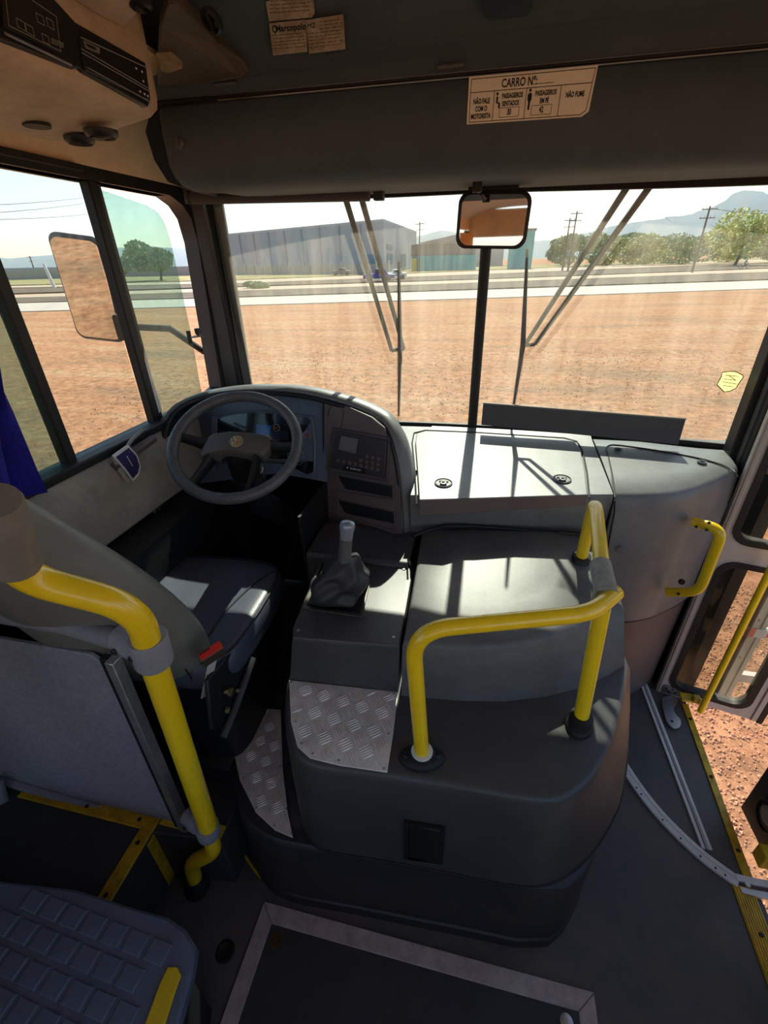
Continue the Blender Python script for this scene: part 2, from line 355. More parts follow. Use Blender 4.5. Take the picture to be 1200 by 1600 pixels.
# right wall (behind the door opening), rear wall, ceiling
wr = struct('wall_right', (1.2, 0, 0))
B().box((1.17, -1.8, .45), (.05, 5.4, .9)).obj('lower_wall', GRYL, wr)
B().box((1.17, -1.3, 2.25), (.05, 6.4, .3)).obj('upper_wall', BEI, wr)
for y in (-4.3, -2.8, -1.3, .2, .92): B().box((1.17, y, 1.5), (.05, .14, 1.25)).obj('window_post', RUB, wr)
B().box((1.17, 1.93, 1.0), (.05, .1, 2.4)).obj('front_post', PLD, wr)
rr = struct('wall_rear', (0, -4.5, 0))
B().box((0, -4.52, .65), (2.4, .05, 1.3)).obj('lower_wall', GRYL, rr); B().box((0, -4.52, 2.2), (2.4, .05, .35)).obj('upper_wall', BEI, rr)
ce = struct('ceiling', (0, -1, 2.38))
def lining(x0, x1, y0, y1, n_=12):
    return B().slab([[(x, y, 2.43-.16*abs(x/1.26)**5) for y in (y0, (y0+y1)/2, y1)] for x in [x0+(x1-x0)*k/n_ for k in range(n_+1)]], (0, 0, -.03)).obj('roof_lining', ROOFL, ce)
lining(-1.26, 1.26, -.5, 2.05); lining(-1.26, 1.26, -4.55, -1.5); lining(-1.26, -.4, -1.5, -.5, 6); lining(.4, 1.26, -1.5, -.5, 6)   # gap added in the unseen saloon roof to let in more skylight
# beige upper lining between console, wall and header
b = B(); rows = []
for y in (-2.0, .6, 1.2, 1.55, 1.80, 1.95):
    rows.append([(XL+.004, y, 2.155), (XL+.03, y, 2.2), (XL+.09, y, 2.26), (XL+.2, y, 2.31), (XL+.4, y, 2.33)])
b.slab(rows, (0, 0, -.01)).obj('cove_lining', BEI, ce)

# ------------------------------------------------------------------ windshield: window_1
def wsy(x, z=1.6):
    t = abs(x+.04)/1.06; return 2.075-.10*t**2.2-.045*(z-1.22)/.88
WB, WT = 1.20, 2.135
w1 = struct('window_1', (-.04, 2.07, 1.2))
xs = [-1.14+2.18*k/24 for k in range(25)]
def gl(i0, i1): return [[(xs[k], wsy(xs[k], z), z) for z in (WB, 1.5, 1.8, WT)] for k in range(i0, i1+1)]
b = B(); b.slab([[(x, wsy(x, z), z) for z in (WB, 1.5, 1.8, WT)] for x in [-1.14+1.085*k/12 for k in range(13)]], (0, -.004, 0)); b.obj('windshield_pane', WGL, w1)
b = B(); b.slab([[(x, wsy(x, z), z) for z in (WB, 1.5, 1.8, WT)] for x in [-.025+1.065*k/12 for k in range(13)]], (0, -.004, 0)); b.obj('windshield_pane', WGL, w1)
b = B(); b.tube([(-.04, wsy(-.04, z)-.012, z) for z in (WB, 1.5, 1.8, WT)], .026, n=12, sq=(.8, .8)); b.obj('centre_bar', RUB, w1)
b = B(); b.slab([[(x, wsy(x, 2.11)-.03, 2.106-.028*max(0, x)), (x, wsy(x, 2.11)-.03, 2.15), (x, wsy(x, 2.11)-.02, 2.15)] for x in xs], (0, .025, 0)); b.obj('top_gasket', RUB, w1)
b = B(); b.slab([[(x, wsy(x, 1.22)-.012, 1.19), (x, wsy(x, 1.22)-.012, 1.222)] for x in xs], (0, .02, 0)); b.obj('bottom_gasket', RUB, w1)
# A-pillars (trim of the corners)
tl_ = struct('trim_7', (-1.16, 1.96, 1.2))
def post(name, pts, wv, dv, m, parent, bevel=.006):
    b = B(); rings = [[Vector(p)+Vector(wv)*a+Vector(dv)*c for a, c in ((0, 0), (1, 0), (1, 1), (0, 1))] for p in pts]
    return b.loft(rings).obj(name, m, parent, bevel=bevel)
post('pillar_cover', [(-1.19, 1.90, 1.15), (-1.19, 1.92, 1.7), (-1.19, 1.91, 2.2)], (.06, .03, 0), (-.03, .08, 0), PL, tl_)
post('pillar_channel', [(-1.135, 1.925, 1.15), (-1.135, 1.935, 1.7), (-1.13, 1.92, 2.2)], (.022, .01, 0), (-.02, .06, 0), RUB, tl_)
post('pillar_edge', [(-1.112, 1.94, 1.15), (-1.112, 1.945, 1.7), (-1.105, 1.93, 2.2)], (.035, .018, 0), (-.02, .05, 0), PL, tl_)
tr_ = struct('trim_8', (1.0, 1.9, 1.2))
post('pillar_cover', [(.985, 1.86, 1.15), (.985, 1.87, 1.7), (.975, 1.85, 2.2)], (.13, -.01, 0), (0, .12, 0), PLF, tr_)
post('pillar_seal', [(.962, 1.885, 1.15), (.962, 1.89, 1.7), (.952, 1.87, 2.2)], (.025, -.004, 0), (0, .07, 0), RUB, tr_)
# front wall under the dashboard + black door post
wf = struct('wall_front', (0, 2.1, 0))
B().box((0, 2.12, .58), (2.4, .05, 1.2)).obj('front_skin', PLD, wf)
B().box((0, 2.13, 2.28), (2.5, .05, .28)).obj('front_top_skin', PLD, wf)
post('door_post', [(.975, 1.80, 0), (.975, 1.80, .6), (.985, 1.82, 1.2), (1.0, 1.84, 2.2)], (.05, -.015, 0), (.01, .12, 0), RUB, wf)

# ================================================================== DASHBOARD
def topz(y): return 1.167+(y-1.41)*.075
def att(px, py, dz=0):
    z = 1.19
    for _ in range(12): p = at(px, py, z=z); z = topz(p.y)+dz
    return p
def nearx(x): return 1.41+(x+.2)*.16         # front edge of the dashboard top
dc = thing('dashboard', 'wide grey dashboard top and front cover running under the windshield beside the instrument pod', 'dashboard', (.1, 1.7, 1.0))
DX1 = .472
b = B(); rows = []
for k in range(9):
    x = -.225+(DX1+.225)*k/8; yn = nearx(x); yf = wsy(x)-.02
    rows.append([(x, yn+.02, 1.00), (x, yn+.012, 1.10), (x, yn+.004, topz(yn)-.018), (x, yn+.012, topz(yn)-.003), (x, yn+.03, topz(yn))]+[(x, yn+.03+(yf-yn-.03)*t, topz(yn+(yf-yn)*t)) for t in (.3, .6, .9)]+[(x, yf, topz(yf)+.004)])
b.slab(rows, (0, .0, -.012)); b.obj('dash_body', DASH, dc, smooth=50)
b = B(); b.slab([[(x, y, topz(y)-.001) for y in (1.60, 1.8, wsy(x)-.02)] for x in (-1.12, -.8, -.5, -.222)], (0, 0, -.012)); b.obj('dash_shelf', DASH, dc)
# lid
lidpx = [(655, 781), (652, 730), (649, 690), (651, 677), (665, 673), (740, 676), (820, 681), (880, 685), (898, 689), (907, 702), (914, 735), (918, 773)]
top = [att(x, y, .012) for x, y in lidpx]
lo = [p+Vector((0, 0, -.012)) for p in top]
near0, near1 = top[0], top[-1]
fr = [near0+Vector((.0, -.006, -.062)), near1+Vector((0, -.006, -.040))]
b = B(); b.loft([lo, top]).obj('lid', DASH, dc, bevel=.003, label='lid between the pod and the entry cover')
b = B(); b.slab([[near0+Vector((0, -.002, -.002)), fr[0]], [near1+Vector((0, -.002, -.002)), fr[1]]], (0, .012, 0)); b.obj('lid_front', PLB, dc, bevel=.002)
b = B(); gp = [p+Vector((0, 0, -.0105)) for p in [att(x, y, .012) for x, y in [(651, 784), (648, 730), (644, 688), (647, 673), (665, 669), (740, 672), (820, 677), (882, 681), (902, 686), (911, 700), (918, 735), (922, 774)]]]
b.tube(gp, .0035, n=6); b.obj('lid_gap', RUB, dc)
for px, py in ((693, 755), (878, 749)):
    p = att(px, py, .013); n_ = Vector((0, -.07, 1))
    b = B(); b.lathe([(.030, 0), (.033, .003), (.029, .005), (.027, .001), (.001, -.001)], p, n_, n=28); r_ = b.obj('latch', DASH, dc)
    b = B(); b.lathe([(.026, .0), (.026, .0018)], p, n_, n=28); b.obj('latch_recess', PLD, r_)
    b = B(); b.lathe([(.011, .001), (.013, .006), (.011, .008), (.006, .0085), (.005, .004)], p+Vector((.0, -.009, 0)), n_, n=18); b.obj('latch_button', DASH, r_)
    b = B(); b.box(p+Vector((0, .008, .0035)), (.034, .012, .004)); b.obj('latch_slot', RUB, r_, bevel=.002)
# instruction band / hose along the rear edge of the hood
b = B(); hp = [at(645, 838, z=1.03), at(668, 829, z=1.035), at(700, 822, z=1.04), at(740, 822, z=1.04), at(820, 828, z=1.035), at(905, 836, z=1.03), at(935, 840, z=1.03)]
b.tube(smoothc(hp, 4), .0065, n=8); hs = b.obj('rubber_hose', RUB, label='thin black hose lying along the rear edge of the engine cover', cat='hose')
b = B(); q0, q1 = at(872, 832, z=1.036), at(905, 836, z=1.036); b.tube([q0, q1], .0095, n=10); b.obj('hose_sleeve', PLD, hs)
b = B(); q0, q1 = at(692, 823, z=1.042), at(732, 822, z=1.042); b.tube([q0, q1], .0085, n=10); b.obj('hose_sleeve', PLD, hs)

# ---- entry cover (right end of the dashboard, curving down to the door)
ec = thing('entry_cover', 'large curved plastic cover at the right end of the dashboard beside the door', 'cover', (.7, 1.7, 0))
foot = smoothc([(.478, 1.515, 0), (.56, 1.53, 0), (.66, 1.555, 0), (.75, 1.60, 0), (.82, 1.655, 0), (.885, 1.71, 0), (.94, 1.765, 0), (.972, 1.80, 0), (.985, 1.86, 0)], 3)
N = len(foot); rows = []
for k, p in enumerate(foot):
    t = k/(N-1); yf = min(wsy(p.x)-.02, 1.99)
    zt = topz(p.y); nx = Vector((-(foot[min(k+1, N-1)]-foot[max(k-1, 0)]).y, (foot[min(k+1, N-1)]-foot[max(k-1, 0)]).x, 0)).normalized()
    bul = .02*math.sin(PI*t)
    far = Vector((p.x*.86+.065*(1-t)*0+.066, 1.93+.0*t, 0)); far = Vector((.478+(1.0-.478)*(t**1.0)*.96, max(yf, p.y+.06), 0)); far.y = min(far.y, 1.985)
    r = []
    for s_, z in ((0, .60-.02*t), (.0, .75), (-.004, .9), (-.006, 1.02)): r.append((p.x-nx.x*(-s_+bul*.3*math.sin(PI*(z-.5)/.7)), p.y-nx.y*(-s_+bul*.3), z))
    r.append((p.x-nx.x*-.001, p.y-nx.y*-.001, zt-.05)); r.append((p.x+nx.x*.008, p.y+nx.y*.008, zt-.012)); r.append((p.x+nx.x*.022, p.y+nx.y*.022, zt))
    q = Vector(r[-1])
    for u in (.3, .6, .85, 1): r.append((q.x+(far.x-q.x)*u, q.y+(far.y-q.y)*u, zt+(topz(far.y)-zt)*u+.006*math.sin(PI*u)*(1-t)))
    rows.append(r)
b = B(); b.slab(rows, (0, .012, -.008)); b.obj('cover_panel', DASH, ec, smooth=50)
# lower kick panel below the seam
rows = []
for k, p in enumerate(foot):
    t = k/(N-1); nx = Vector((-(foot[min(k+1, N-1)]-foot[max(k-1, 0)]).y, (foot[min(k+1, N-1)]-foot[max(k-1, 0)]).x, 0)).normalized()
    sz = .60-.02*t; nx = nx*(1-.7*t); rows.append([(p.x+nx.x*.004, p.y+nx.y*.004, sz-.004), (p.x+nx.x*.02, p.y+nx.y*.02, sz-.03), (p.x+nx.x*.03, p.y+nx.y*.03, sz-.2), (p.x+nx.x*.05, p.y+nx.y*.05, 0)])
b = B(); b.slab(rows, (0, .012, 0)); b.obj('kick_panel', PLB, ec, smooth=50)
b = B(); b.tube([(p.x-.002, p.y-.004, .60-.02*k/(N-1)-.002) for k, p in enumerate(foot)], .004, n=6); b.obj('panel_seam', RUB, ec)
# hatch seam on the top and down the left edge
sp = [att(x, y, .004) for x, y in [(961, 778), (957, 745), (950, 712), (948, 700), (958, 695), (1000, 700), (1050, 708), (1100, 718), (1140, 731), (1153, 745)]]
b = B(); b.tube(smoothc(sp, 3), .0032, n=6); b.obj('hatch_seam', RUB, ec)
sp = [att(961, 778, .0)+Vector((0, -.006, -.01)), at(960, 800, y=1.503), at(955, 826, y=1.503), at(948, 865, y=1.503)]
b = B(); b.tube(sp, .0032, n=6); b.obj('hatch_seam', RUB, ec)
for px, py, r_ in ((966, 702, .014), (1097, 722, .017)):
    p = att(px, py, .006); b = B(); b.lathe([(r_, 0), (r_*.95, .003), (r_*.6, .003), (r_*.55, .0), (.001, .0)], p, (0, -.07, 1), n=18); b.box(p+Vector((0, 0, .002)), (r_*.9, .003, .003)); b.obj('fastener', PLD, ec)
b = B(); p = at(970, 859, y=1.505); b.lathe([(.014, -.0), (.0145, .0012), (.0125, .0016)], p+Vector((0, .0, 0)), (0, -1, 0), n=24); b.obj('round_mark', DASH, ec)
# yellow grab handle
gh = thing('grab_handle', 'short yellow grab handle screwed to the curved cover beside the door', 'handle', (.8, 1.6, 1.0))
g0, g1, g2, g3 = at(1083, 815, y=1.585), at(1130, 828, y=1.515), at(1092, 925, y=1.515), at(1042, 925, y=1.575)
b = B(); b.tube(fillet([g0, g1, g2, g3], .045, 7), .018, n=14, sq=(1.0, .85)); b.obj('grip', YEL, gh)
b = B()
for px, py in ((1088, 823), (1108, 817), (1104, 828), (1060, 928)):
    p = at(px, py, y=1.535); vd = (CAM-p).normalized(); b.lathe([(.0055, 0), (.0055, .008), (.003, .009), (.0025, .006)], p+vd*.0, vd, n=10)
b.obj('screws', mat('dark_screw', (60, 48, 20), .5), gh, kind='stuff')
p = at(1065, 909, y=1.60); b = B(); b.lathe([(.012, 0), (.012, .006), (.006, .008)], p, (CAM-p).normalized(), n=12); b.obj('cover_plug', PLD, ec)

# ---- instrument pod in front of the driver
ip = thing('instrument_pod', 'arched dark instrument pod with a pale worn top behind the steering wheel', 'instrument panel', (-.7, 1.6, 1.0))
rim = [at(238, 800, x=-1.175), at(244, 700, x=-1.175), at(262, 645, x=-1.172), at(300, 622, y=1.575), at(345, 612, y=1.60), at(400, 608, y=1.61), at(470, 612, y=1.605), at(540, 630, y=1.575), at(582, 647, y=1.54), at(603, 662, y=1.51), at(619, 694, y=1.465), at(630, 755, y=1.43), at(634, 836, y=1.41)]
rim = smoothc(rim, 3); cen = Vector((-.72, 1.55, 1.15))
rows = []
for p in rim:
    d = (p-cen); d.y = 0; d.normalize()
    fz = lambda e: e
    rt = min(1, max(0, (p.x+.75)/.35)); back = Vector((p.x-.03*rt, 1.93, max(1.02, p.z-.10-.07*rt)))
    if p.x < -1.1: back.x = -1.185
    rows.append([p-d*.012+Vector((0, .004, 0)), p+Vector((0, .002, 0)), p+d*(.008+.006*rt)+Vector((0, .012, 0)), p+d*(.014+.014*rt)+Vector((0, .045, -.004)), p.lerp(back, .35)+d*(.012+.018*rt), p.lerp(back, .7)+d*.012, back])
    rows[-1] = [Vector((max(q.x, -1.188), q.y, q.z)) for q in rows[-1]]
b = B(); b.slab(rows, (0, .0, -.006)); b.obj('pod_shell', DASH, ip, smooth=60)
# dark inner lip of the shell
b = B(); b.tube([p-((p-cen)*Vector((1, 0, 1))).normalized()*0 for p in rim] if False else [p+(cen-p).normalized()*.016+Vector((0, .006, 0)) for p in rim], .010, n=8); b.obj('inner_lip', PLD, ip)
# recessed fascia: left binnacle surface and the right centre stack
def depth_y(x): return 1.66 if x < -.58 else 1.66-(x+.58)*.42-.04
def inner(p, k=.024):
    q = p+(cen-p).normalized()*k; return q
poly = [inner(p) for p in rim]
rows = []
for p in poly: rows.append([Vector((p.x, p.y+.012, p.z)), Vector((p.x, p.y+.045, p.z-.004))])
b = B(); b.slab(rows, (0, .004, -.002)); b.obj('shell_inner', PLD, ip, smooth=60)
lp = [p for p in poly if p.x < -.60]; 
def fy(x, z): return 1.615+(z-1.40)*.28           # binnacle plane, leaning
bz = [at(504, 626, y=1.60), at(506, 790, y=1.52)]
fas = [Vector((p.x, fy(p.x, p.z)+.01, p.z)) for p in lp]
fas = [Vector((max(q.x, -1.18), q.y, q.z)) for q in fas]
fas += [Vector((-.588, fy(0, 1.42), 1.435)), Vector((-.582, fy(0, 1.12), 1.13)), Vector((-.68, fy(0, 1.13), 1.14)), Vector((-.80, fy(0, 1.14), 1.15)), Vector((-.95, fy(0, 1.12), 1.12)), Vector((-1.17, fy(0, 1.08), 1.08))]
b = B(); b.prism(fas, (0, .012, 0)); b.obj('fascia', mat('blue_grey_panel', (82, 92, 112), .45, bump=.3, bscale=400), ip, smooth=0)
def onf(px, py, off=0):
    y = 1.6
    for _ in range(10): p = at(px, py, y=y); y = fy(p.x, p.z)-off
    return p
FU, FVv = Vector((1, 0, 0)), Vector((0, .27, .963)); FN = Vector((0, -.963, .27))
# binnacle opening (dark recess) with gauges
bo = [onf(348, 650), onf(400, 643), onf(475, 650), onf(490, 660), onf(492, 736), onf(478, 742), onf(440, 726), onf(340, 716), onf(338, 665)]
bo = [p+FN*.002 for p in bo]
b = B(); b.prism(bo, FN*.001); b.obj('gauge_cluster', DGL, ip, smooth=0)
b = B(); b.tube([p+FN*.003 for p in smoothc(bo, 2, closed=True)], .0045, n=6, closed=True); b.obj('cluster_bezel', mat('bezel', (92, 100, 112), .4), ip)
for px, py, r_ in ((463, 712, .037), (480, 680, .018), (432, 668, .014)):
    p = onf(px, py, .006); b = B(); b.tube([p+FU*math.cos(2*PI*k/28)*r_+FVv*math.sin(2*PI*k/28)*r_ for k in range(28)], .0016, n=6, closed=True); g = b.obj('gauge', mat('gauge_ring', (90, 92, 100), .4), ip)
    b = B()
    for k in range(15):
        a = math.radians(225-270*k/14); d = FU*math.cos(a)+FVv*math.sin(a); b.box(p+d*r_*.84, (.0016, r_*.14, .0012), axes=(d.cross(FN), d, FN))
    b.obj('tick_marks', INKW, g, kind='stuff')
    b = B(); a = math.radians(215); d = FU*math.cos(a)+FVv*math.sin(a); b.box(p+d*r_*.35+FN*.002, (.002, r_*.7, .001), axes=(d.cross(FN), d, FN)); b.lathe([(.004, 0), (.003, .005)], p, FN, n=10); b.obj('needle', RED, g)
q = [onf(401, 663, .004), onf(425, 665, .004), onf(418, 690, .004), onf(400, 688, .004)]
b = B(); b.prism(q, FN*.002); b.obj('blue_display', SCRB, ip, smooth=0)
q = [onf(427, 671, .004), onf(450, 673, .004), onf(450, 688, .004), onf(424, 687, .004)]
b = B(); b.prism(q, FN*.002); b.obj('info_display', mat('grey_lens', (34, 36, 52), .2), ip, smooth=0)
b = B()
for px0, px1, py0, py1 in ((333, 341, 650, 735),): b.prism([onf(px0, py0, .003), onf(px1, py0, .003), onf(px1-4, py1, .003), onf(px0-5, py1, .003)], FN*.008)
b.obj('panel_rib', mat('bezel', (92, 100, 112), .4), ip, bevel=.002)
# switches to the left of the wheel
for px, py in ((276, 668), (284, 671)):
    p = onf(px, py, .0); b = B(); b.lathe([(.013, 0), (.013, .012), (.010, .016), (.010, .022)], p, FN, n=14); b.obj('switch_knob', PLD, ip)
p = onf(264, 690); b = B(); b.tube([p, p+Vector((-.01, -.05, .012)), p+Vector((-.02, -.08, .006))], .007, n=8); b.obj('lever', PL, ip)
for px, py in ((300, 738), (275, 760), (263, 776)): B().box(onf(px, py, .004), (.03, .012, .02), axes=(FU, FN, FVv)).obj('rocker_switch', PLD, ip, bevel=.002)
# right centre stack facing the driver
def sy(x): return 1.575-(x+.58)*.40
def ons(px, py, off=0):
    y = 1.5
    for _ in range(12): p = at(px, py, y=y); y = sy(p.x)+(p.z-1.3)*.20-off
    return p
SU = Vector((1, -.40, 0)).normalized(); SV = Vector((0, .20, 1)).normalized(); SN = SU.cross(SV)
SN = SN if SN.y < 0 else -SN
def spoly(pts, off=0): return [ons(x, y, off) for x, y in pts]
b = B(); b.prism(spoly([(506, 626), (545, 636), (580, 652), (600, 668), (613, 700), (624, 760), (628, 834), (600, 834), (502, 832), (504, 700)]), -SN*.012); b.obj('centre_stack', PLB, ip, smooth=0)
b = B(); b.tube(spoly([(505, 625), (505, 700), (503, 790)], .002), .003, n=6); b.obj('stack_seam', RUB, ip)
ru = spoly([(524, 672), (604, 688), (600, 748), (514, 731)], .010)
b = B(); b.prism(ru, -SN*.014); rd = b.obj('multiplex_unit', KEY, ip, bevel=.003)
fr_ = spoly([(520, 668), (608, 684), (604, 752), (510, 735)], .003)
b = B(); b.tube(fillet([fr_[0], fr_[1], fr_[2], fr_[3], fr_[0]], .006, 3), .003, n=6); b.obj('unit_frame', PL, rd)
b = B(); b.prism(spoly([(534, 681), (560, 686), (556, 709), (529, 702)], .0115), SN*.002); b.obj('screen', SCR, rd, smooth=0)
b = B()
def blin(a, c, t): return a+(c-a)*t
for r_, c0 in ((0, 5), (1, 0), (2, 0)):
    for c in range(8):
        if r_ == 0 and c < 5: continue
        if r_ == 1 and c < 4: continue
        u_ = (c+.5)/8; v_ = (.58, .68, .80)[r_] if False else (.52, .66, .80)[r_]
        px = blin(527, 598, u_)-v_*4; py = blin(672+v_*58, 688+v_*58, u_)
        p = ons(px, py, .012); b.box(p, (.014, .013, .004), axes=(SU, SV, SN))
b.obj('keys', PLB, rd, bevel=.001, kind='stuff')
q = spoly([(538, 727), (572, 733), (570, 741), (536, 735)], .0115); b = B(); b.prism(q, SN*.001); b.obj('name_plate', INK, rd, smooth=0)
b = B(); p = ons(543, 730.6, .0135); b.lathe([(.0032, 0), (.0032, .0008)], p, SN, n=10); b.obj('maker_mark', INKW, rd)
b = B()
for k in range(8): b.box(ons(548+k*2.1, 731.8+k*.42, .0135), (.0032, .0042 if k % 3 else .006, .0006), axes=(SU, SV, SN))
b.obj('faint_lettering', INKW, rd, kind='stuff')
# storage pockets below
sh_ = [((527, 742), (616, 760), (617, 782), (527, 768)), ((527, 780), (618, 800), (620, 830), (527, 806))]
for A_, B_, C_, D_ in sh_:
    q = spoly([A_, B_, C_, D_], .002); q2 = [p-SN*.05 for p in q]
    ringband(q, [p+(sum(q, Vector())/4-p)*.05 for p in q], SN*.004).obj('pocket_rim', PLB, ip)
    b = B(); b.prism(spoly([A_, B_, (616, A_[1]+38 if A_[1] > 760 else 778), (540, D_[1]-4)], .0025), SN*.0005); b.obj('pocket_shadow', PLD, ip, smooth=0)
    b = B(); b.slab([[q[3]+SN*.006, q[2]+SN*.006], [q[3]-SN*.004, q[2]-SN*.004]], SV*.004); b.obj('pocket_shelf', PLB, ip)
b = B(); b.tube(spoly([(512, 650), (514, 638), (522, 632), (533, 634), (536, 645), (532, 668)], .002), .002, n=6); b.obj('round_outline', PL, ip)

# ---- steering column and wheel
WC = at(368, 694.5, y=1.265); WNn = Vector((.157, -.546, .823)).normalized()
WUu = Vector((1, 0, 0)); WUu = (WUu-WNn*WUu.dot(WNn)).normalized(); WV = WNn.cross(WUu)
sw = thing('steering_wheel', 'worn black steering wheel with a round emblem on its hub', 'steering wheel', tuple(WC))
RW = .2035
b = B(); b.tube([WC+WUu*math.cos(2*PI*k/64)*RW+WV*math.sin(2*PI*k/64)*RW for k in range(64)], .0185, n=14, closed=True)
b.obj('rim', mat('rim_leather', (84, 86, 90), .42, bump=.9, bscale=190, var=.2, vscale=20), sw)
def W(a, c, h=0): return WC+WUu*a+WV*c+WNn*h
hub = [(-.105, .018), (-.09, .035), (-.04, .054), (.02, .060), (.098, .062), (.112, .05), (.108, -.002), (.098, -.022), (.05, -.026), (-.02, -.024), (-.06, -.040), (-.100, -.062), (-.112, -.055)]
def hubring(s_, h): return [W(a*s_, (c)*s_, h) for a, c in hub]
b = B(); b.loft([hubring(1.0, -.045), hubring(1.0, -.02), hubring(.97, -.008), hubring(.85, .0)]); b.obj('hub', mat('hub_plastic', (92, 88, 84), .45, bump=.4, bscale=300), sw, smooth=50)
for nm, pts in (('spoke', [(-.095, .0, -.028), (-.15, .0, -.02), (-.205, .0, -.004)]), ('spoke', [(.095, .03, -.028), (.15, .03, -.02), (.205, .035, -.004)]), ('spoke', [(-.075, -.05, -.03), (-.09, -.13, -.02), (-.095, -.188, -.004)]), ('spoke', [(.075, -.02, -.03), (.085, -.13, -.02), (.09, -.19, -.004)])):
    b = B(); b.tube([W(*p) for p in pts], [.026, .019, .017], n=12, sq=(1.0, .42) if abs(pts[0][1]) >= 0 else (1, 1)); b.obj(nm, PLD, sw)
p = W(-.0, .012, .001); b = B(); b.lathe([(.0225, -.004), (.0225, .002), (.020, .0035), (.019, .0015), (.0005, .0015)], p, WNn, n=30); em = b.obj('emblem', mat('old_badge', (176, 166, 132), .35, metal=.5), sw)
b = B()
for pts in ([(-.013, .0135), (-.0045, .0015), (0, .009), (.0045, .0015), (.013, .0135)], [(-.0175, .007), (-.0085, -.0155), (0, -.002), (.0085, -.0155), (.0175, .007)]):
    b.tube([p+WUu*a+WV*c+WNn*.003 for a, c in pts], .0016, n=6)
b.obj('badge_letters', CHR, em)
sc_ = thing('steering_column', 'dark steering column with stalks going down behind the wheel', 'column', (WC.x, WC.y+.2, .8))
b = B(); b.tube([W(0, 0, -.04), W(0, -.005, -.12), W(0, -.01, -.20)], [.05, .055, .06], n=16); b.obj('shroud', PLD, sc_)
b = B(); b.tube([W(0, -.01, -.16), W(.03, -.06, -.30), Vector((WC.x+.06, 1.52, .95)), Vector((WC.x+.08, 1.56, .6)), Vector((WC.x+.08, 1.6, .3))], [.06, .055, .05, .04, .035], n=14); b.obj('shaft_boot', PLD, sc_)
b = B(); b.tube([W(-.04, .01, -.08), W(-.10, .012, -.075), W(-.155, .02, -.07)], [.008, .010, .014], n=10); b.obj('stalk', PL, sc_)
b = B(); b.tube([W(.04, .0, -.08), W(.12, .0, -.07), W(.235, .012, -.05)], [.007, .008, .005], n=10); b.obj('stalk', PL, sc_)
p = W(-.075, -.03, -.06); b = B(); b.box(p, (.05, .03, .03), axes=(WUu, WV, WNn)); b.obj('ignition_block', PL, sc_, bevel=.004)
# pedals and footwell
for x, lab in ((-.92, 'leftmost dark pedal in the footwell'), (-.78, 'middle dark pedal in the footwell'), (-.66, 'rightmost dark pedal beside the engine cover')):
    pd = thing('pedal', lab, 'pedal', (x, 1.6, PZ), 'pedals in the footwell')
    b = B(); b.box((x, 1.58, PZ+.14), (.07, .012, .09), rot=Matrix.Rotation(-.6, 3, 'X')); b.obj('pad', RUB, pd, bevel=.003)
    b = B(); b.tube([(x, 1.59, PZ+.15), (x, 1.72, PZ+.22), (x, 1.85, PZ+.3)], .009, n=8); b.obj('pedal_arm', PLD, pd)
b = B(); b.slab([[(x, 1.9, .3), (x, 1.86, .7), (x, 1.72, 1.05), (x, 1.66, 1.12)] for x in (-1.19, -.9, -.58)], (0, .01, 0)); b.obj('footwell_panel', PLD, ip)
b = B(); b.slab([[(-.57, y, .30), (-.575, y, .7), (-.585, y, 1.13)] for y in (1.25, 1.45, 1.66)], (-.01, 0, 0)); b.obj('footwell_side', PLD, ip)

# ================================================================== ENGINE COVER
eg = thing('engine_cover', 'large dark moulded engine cover with a stepped rear ledge in the middle of the bus', 'engine cover', (0, 1.1, 0))
LZ = .80
def shrink(ring, k):
    c = sum(ring, Vector())/len(ring); out = []
    for p in ring:
        d = Vector((c.x-p.x, c.y-p.y, 0)); out.append(p+d.normalized()*k)
    return out
def seti(ring, z): return [Vector((p.x, p.y, z)) for p in ring]
# lower body
lowpx = [(380, 1095), (364, 1130), (357, 1180), (362, 1235), (380, 1280), (410, 1308), (455, 1322), (540, 1336), (640, 1354), (740, 1372), (830, 1390), (880, 1393), (912, 1378), (938, 1345)]
GZ = .385
low = [at(x, y, z=GZ) for x, y in lowpx]
low = smoothc(low[:11], 2)
fr3 = [Vector((.345, .655, GZ)), Vector((.395, .70, GZ)), Vector((.436, .76, GZ)), Vector((.478, .85, GZ)), Vector((.528, .98, GZ)), Vector((.595, 1.16, GZ)), Vector((.65, 1.45, GZ)), Vector((.3, 1.75, GZ)), Vector((-.5, 1.75, GZ)), Vector((-.70, 1.3, GZ))]
low = low+fr3
def flare(ring, z, k):
    out = []
    for p in ring:
        d = Vector((p.x-.0, p.y-1.2, 0)); out.append(Vector((p.x, p.y, z))+ (d.normalized()*k if p.y < 1.5 else Vector()))
    return out
base_ = flare(low, 0, .006)
b = B(); b.loft([base_, flare(low, .05, .006), flare(low, .055, 0), flare(low, .2, .0), flare(low, GZ-.03, 0), flare(low, GZ-.008, -.004), flare(low, GZ, -.014)]); b.obj('lower_body', mat('dark_body', (46, 47, 49), .45, bump=.35, bscale=420, var=.15, vscale=5), eg, smooth=40)
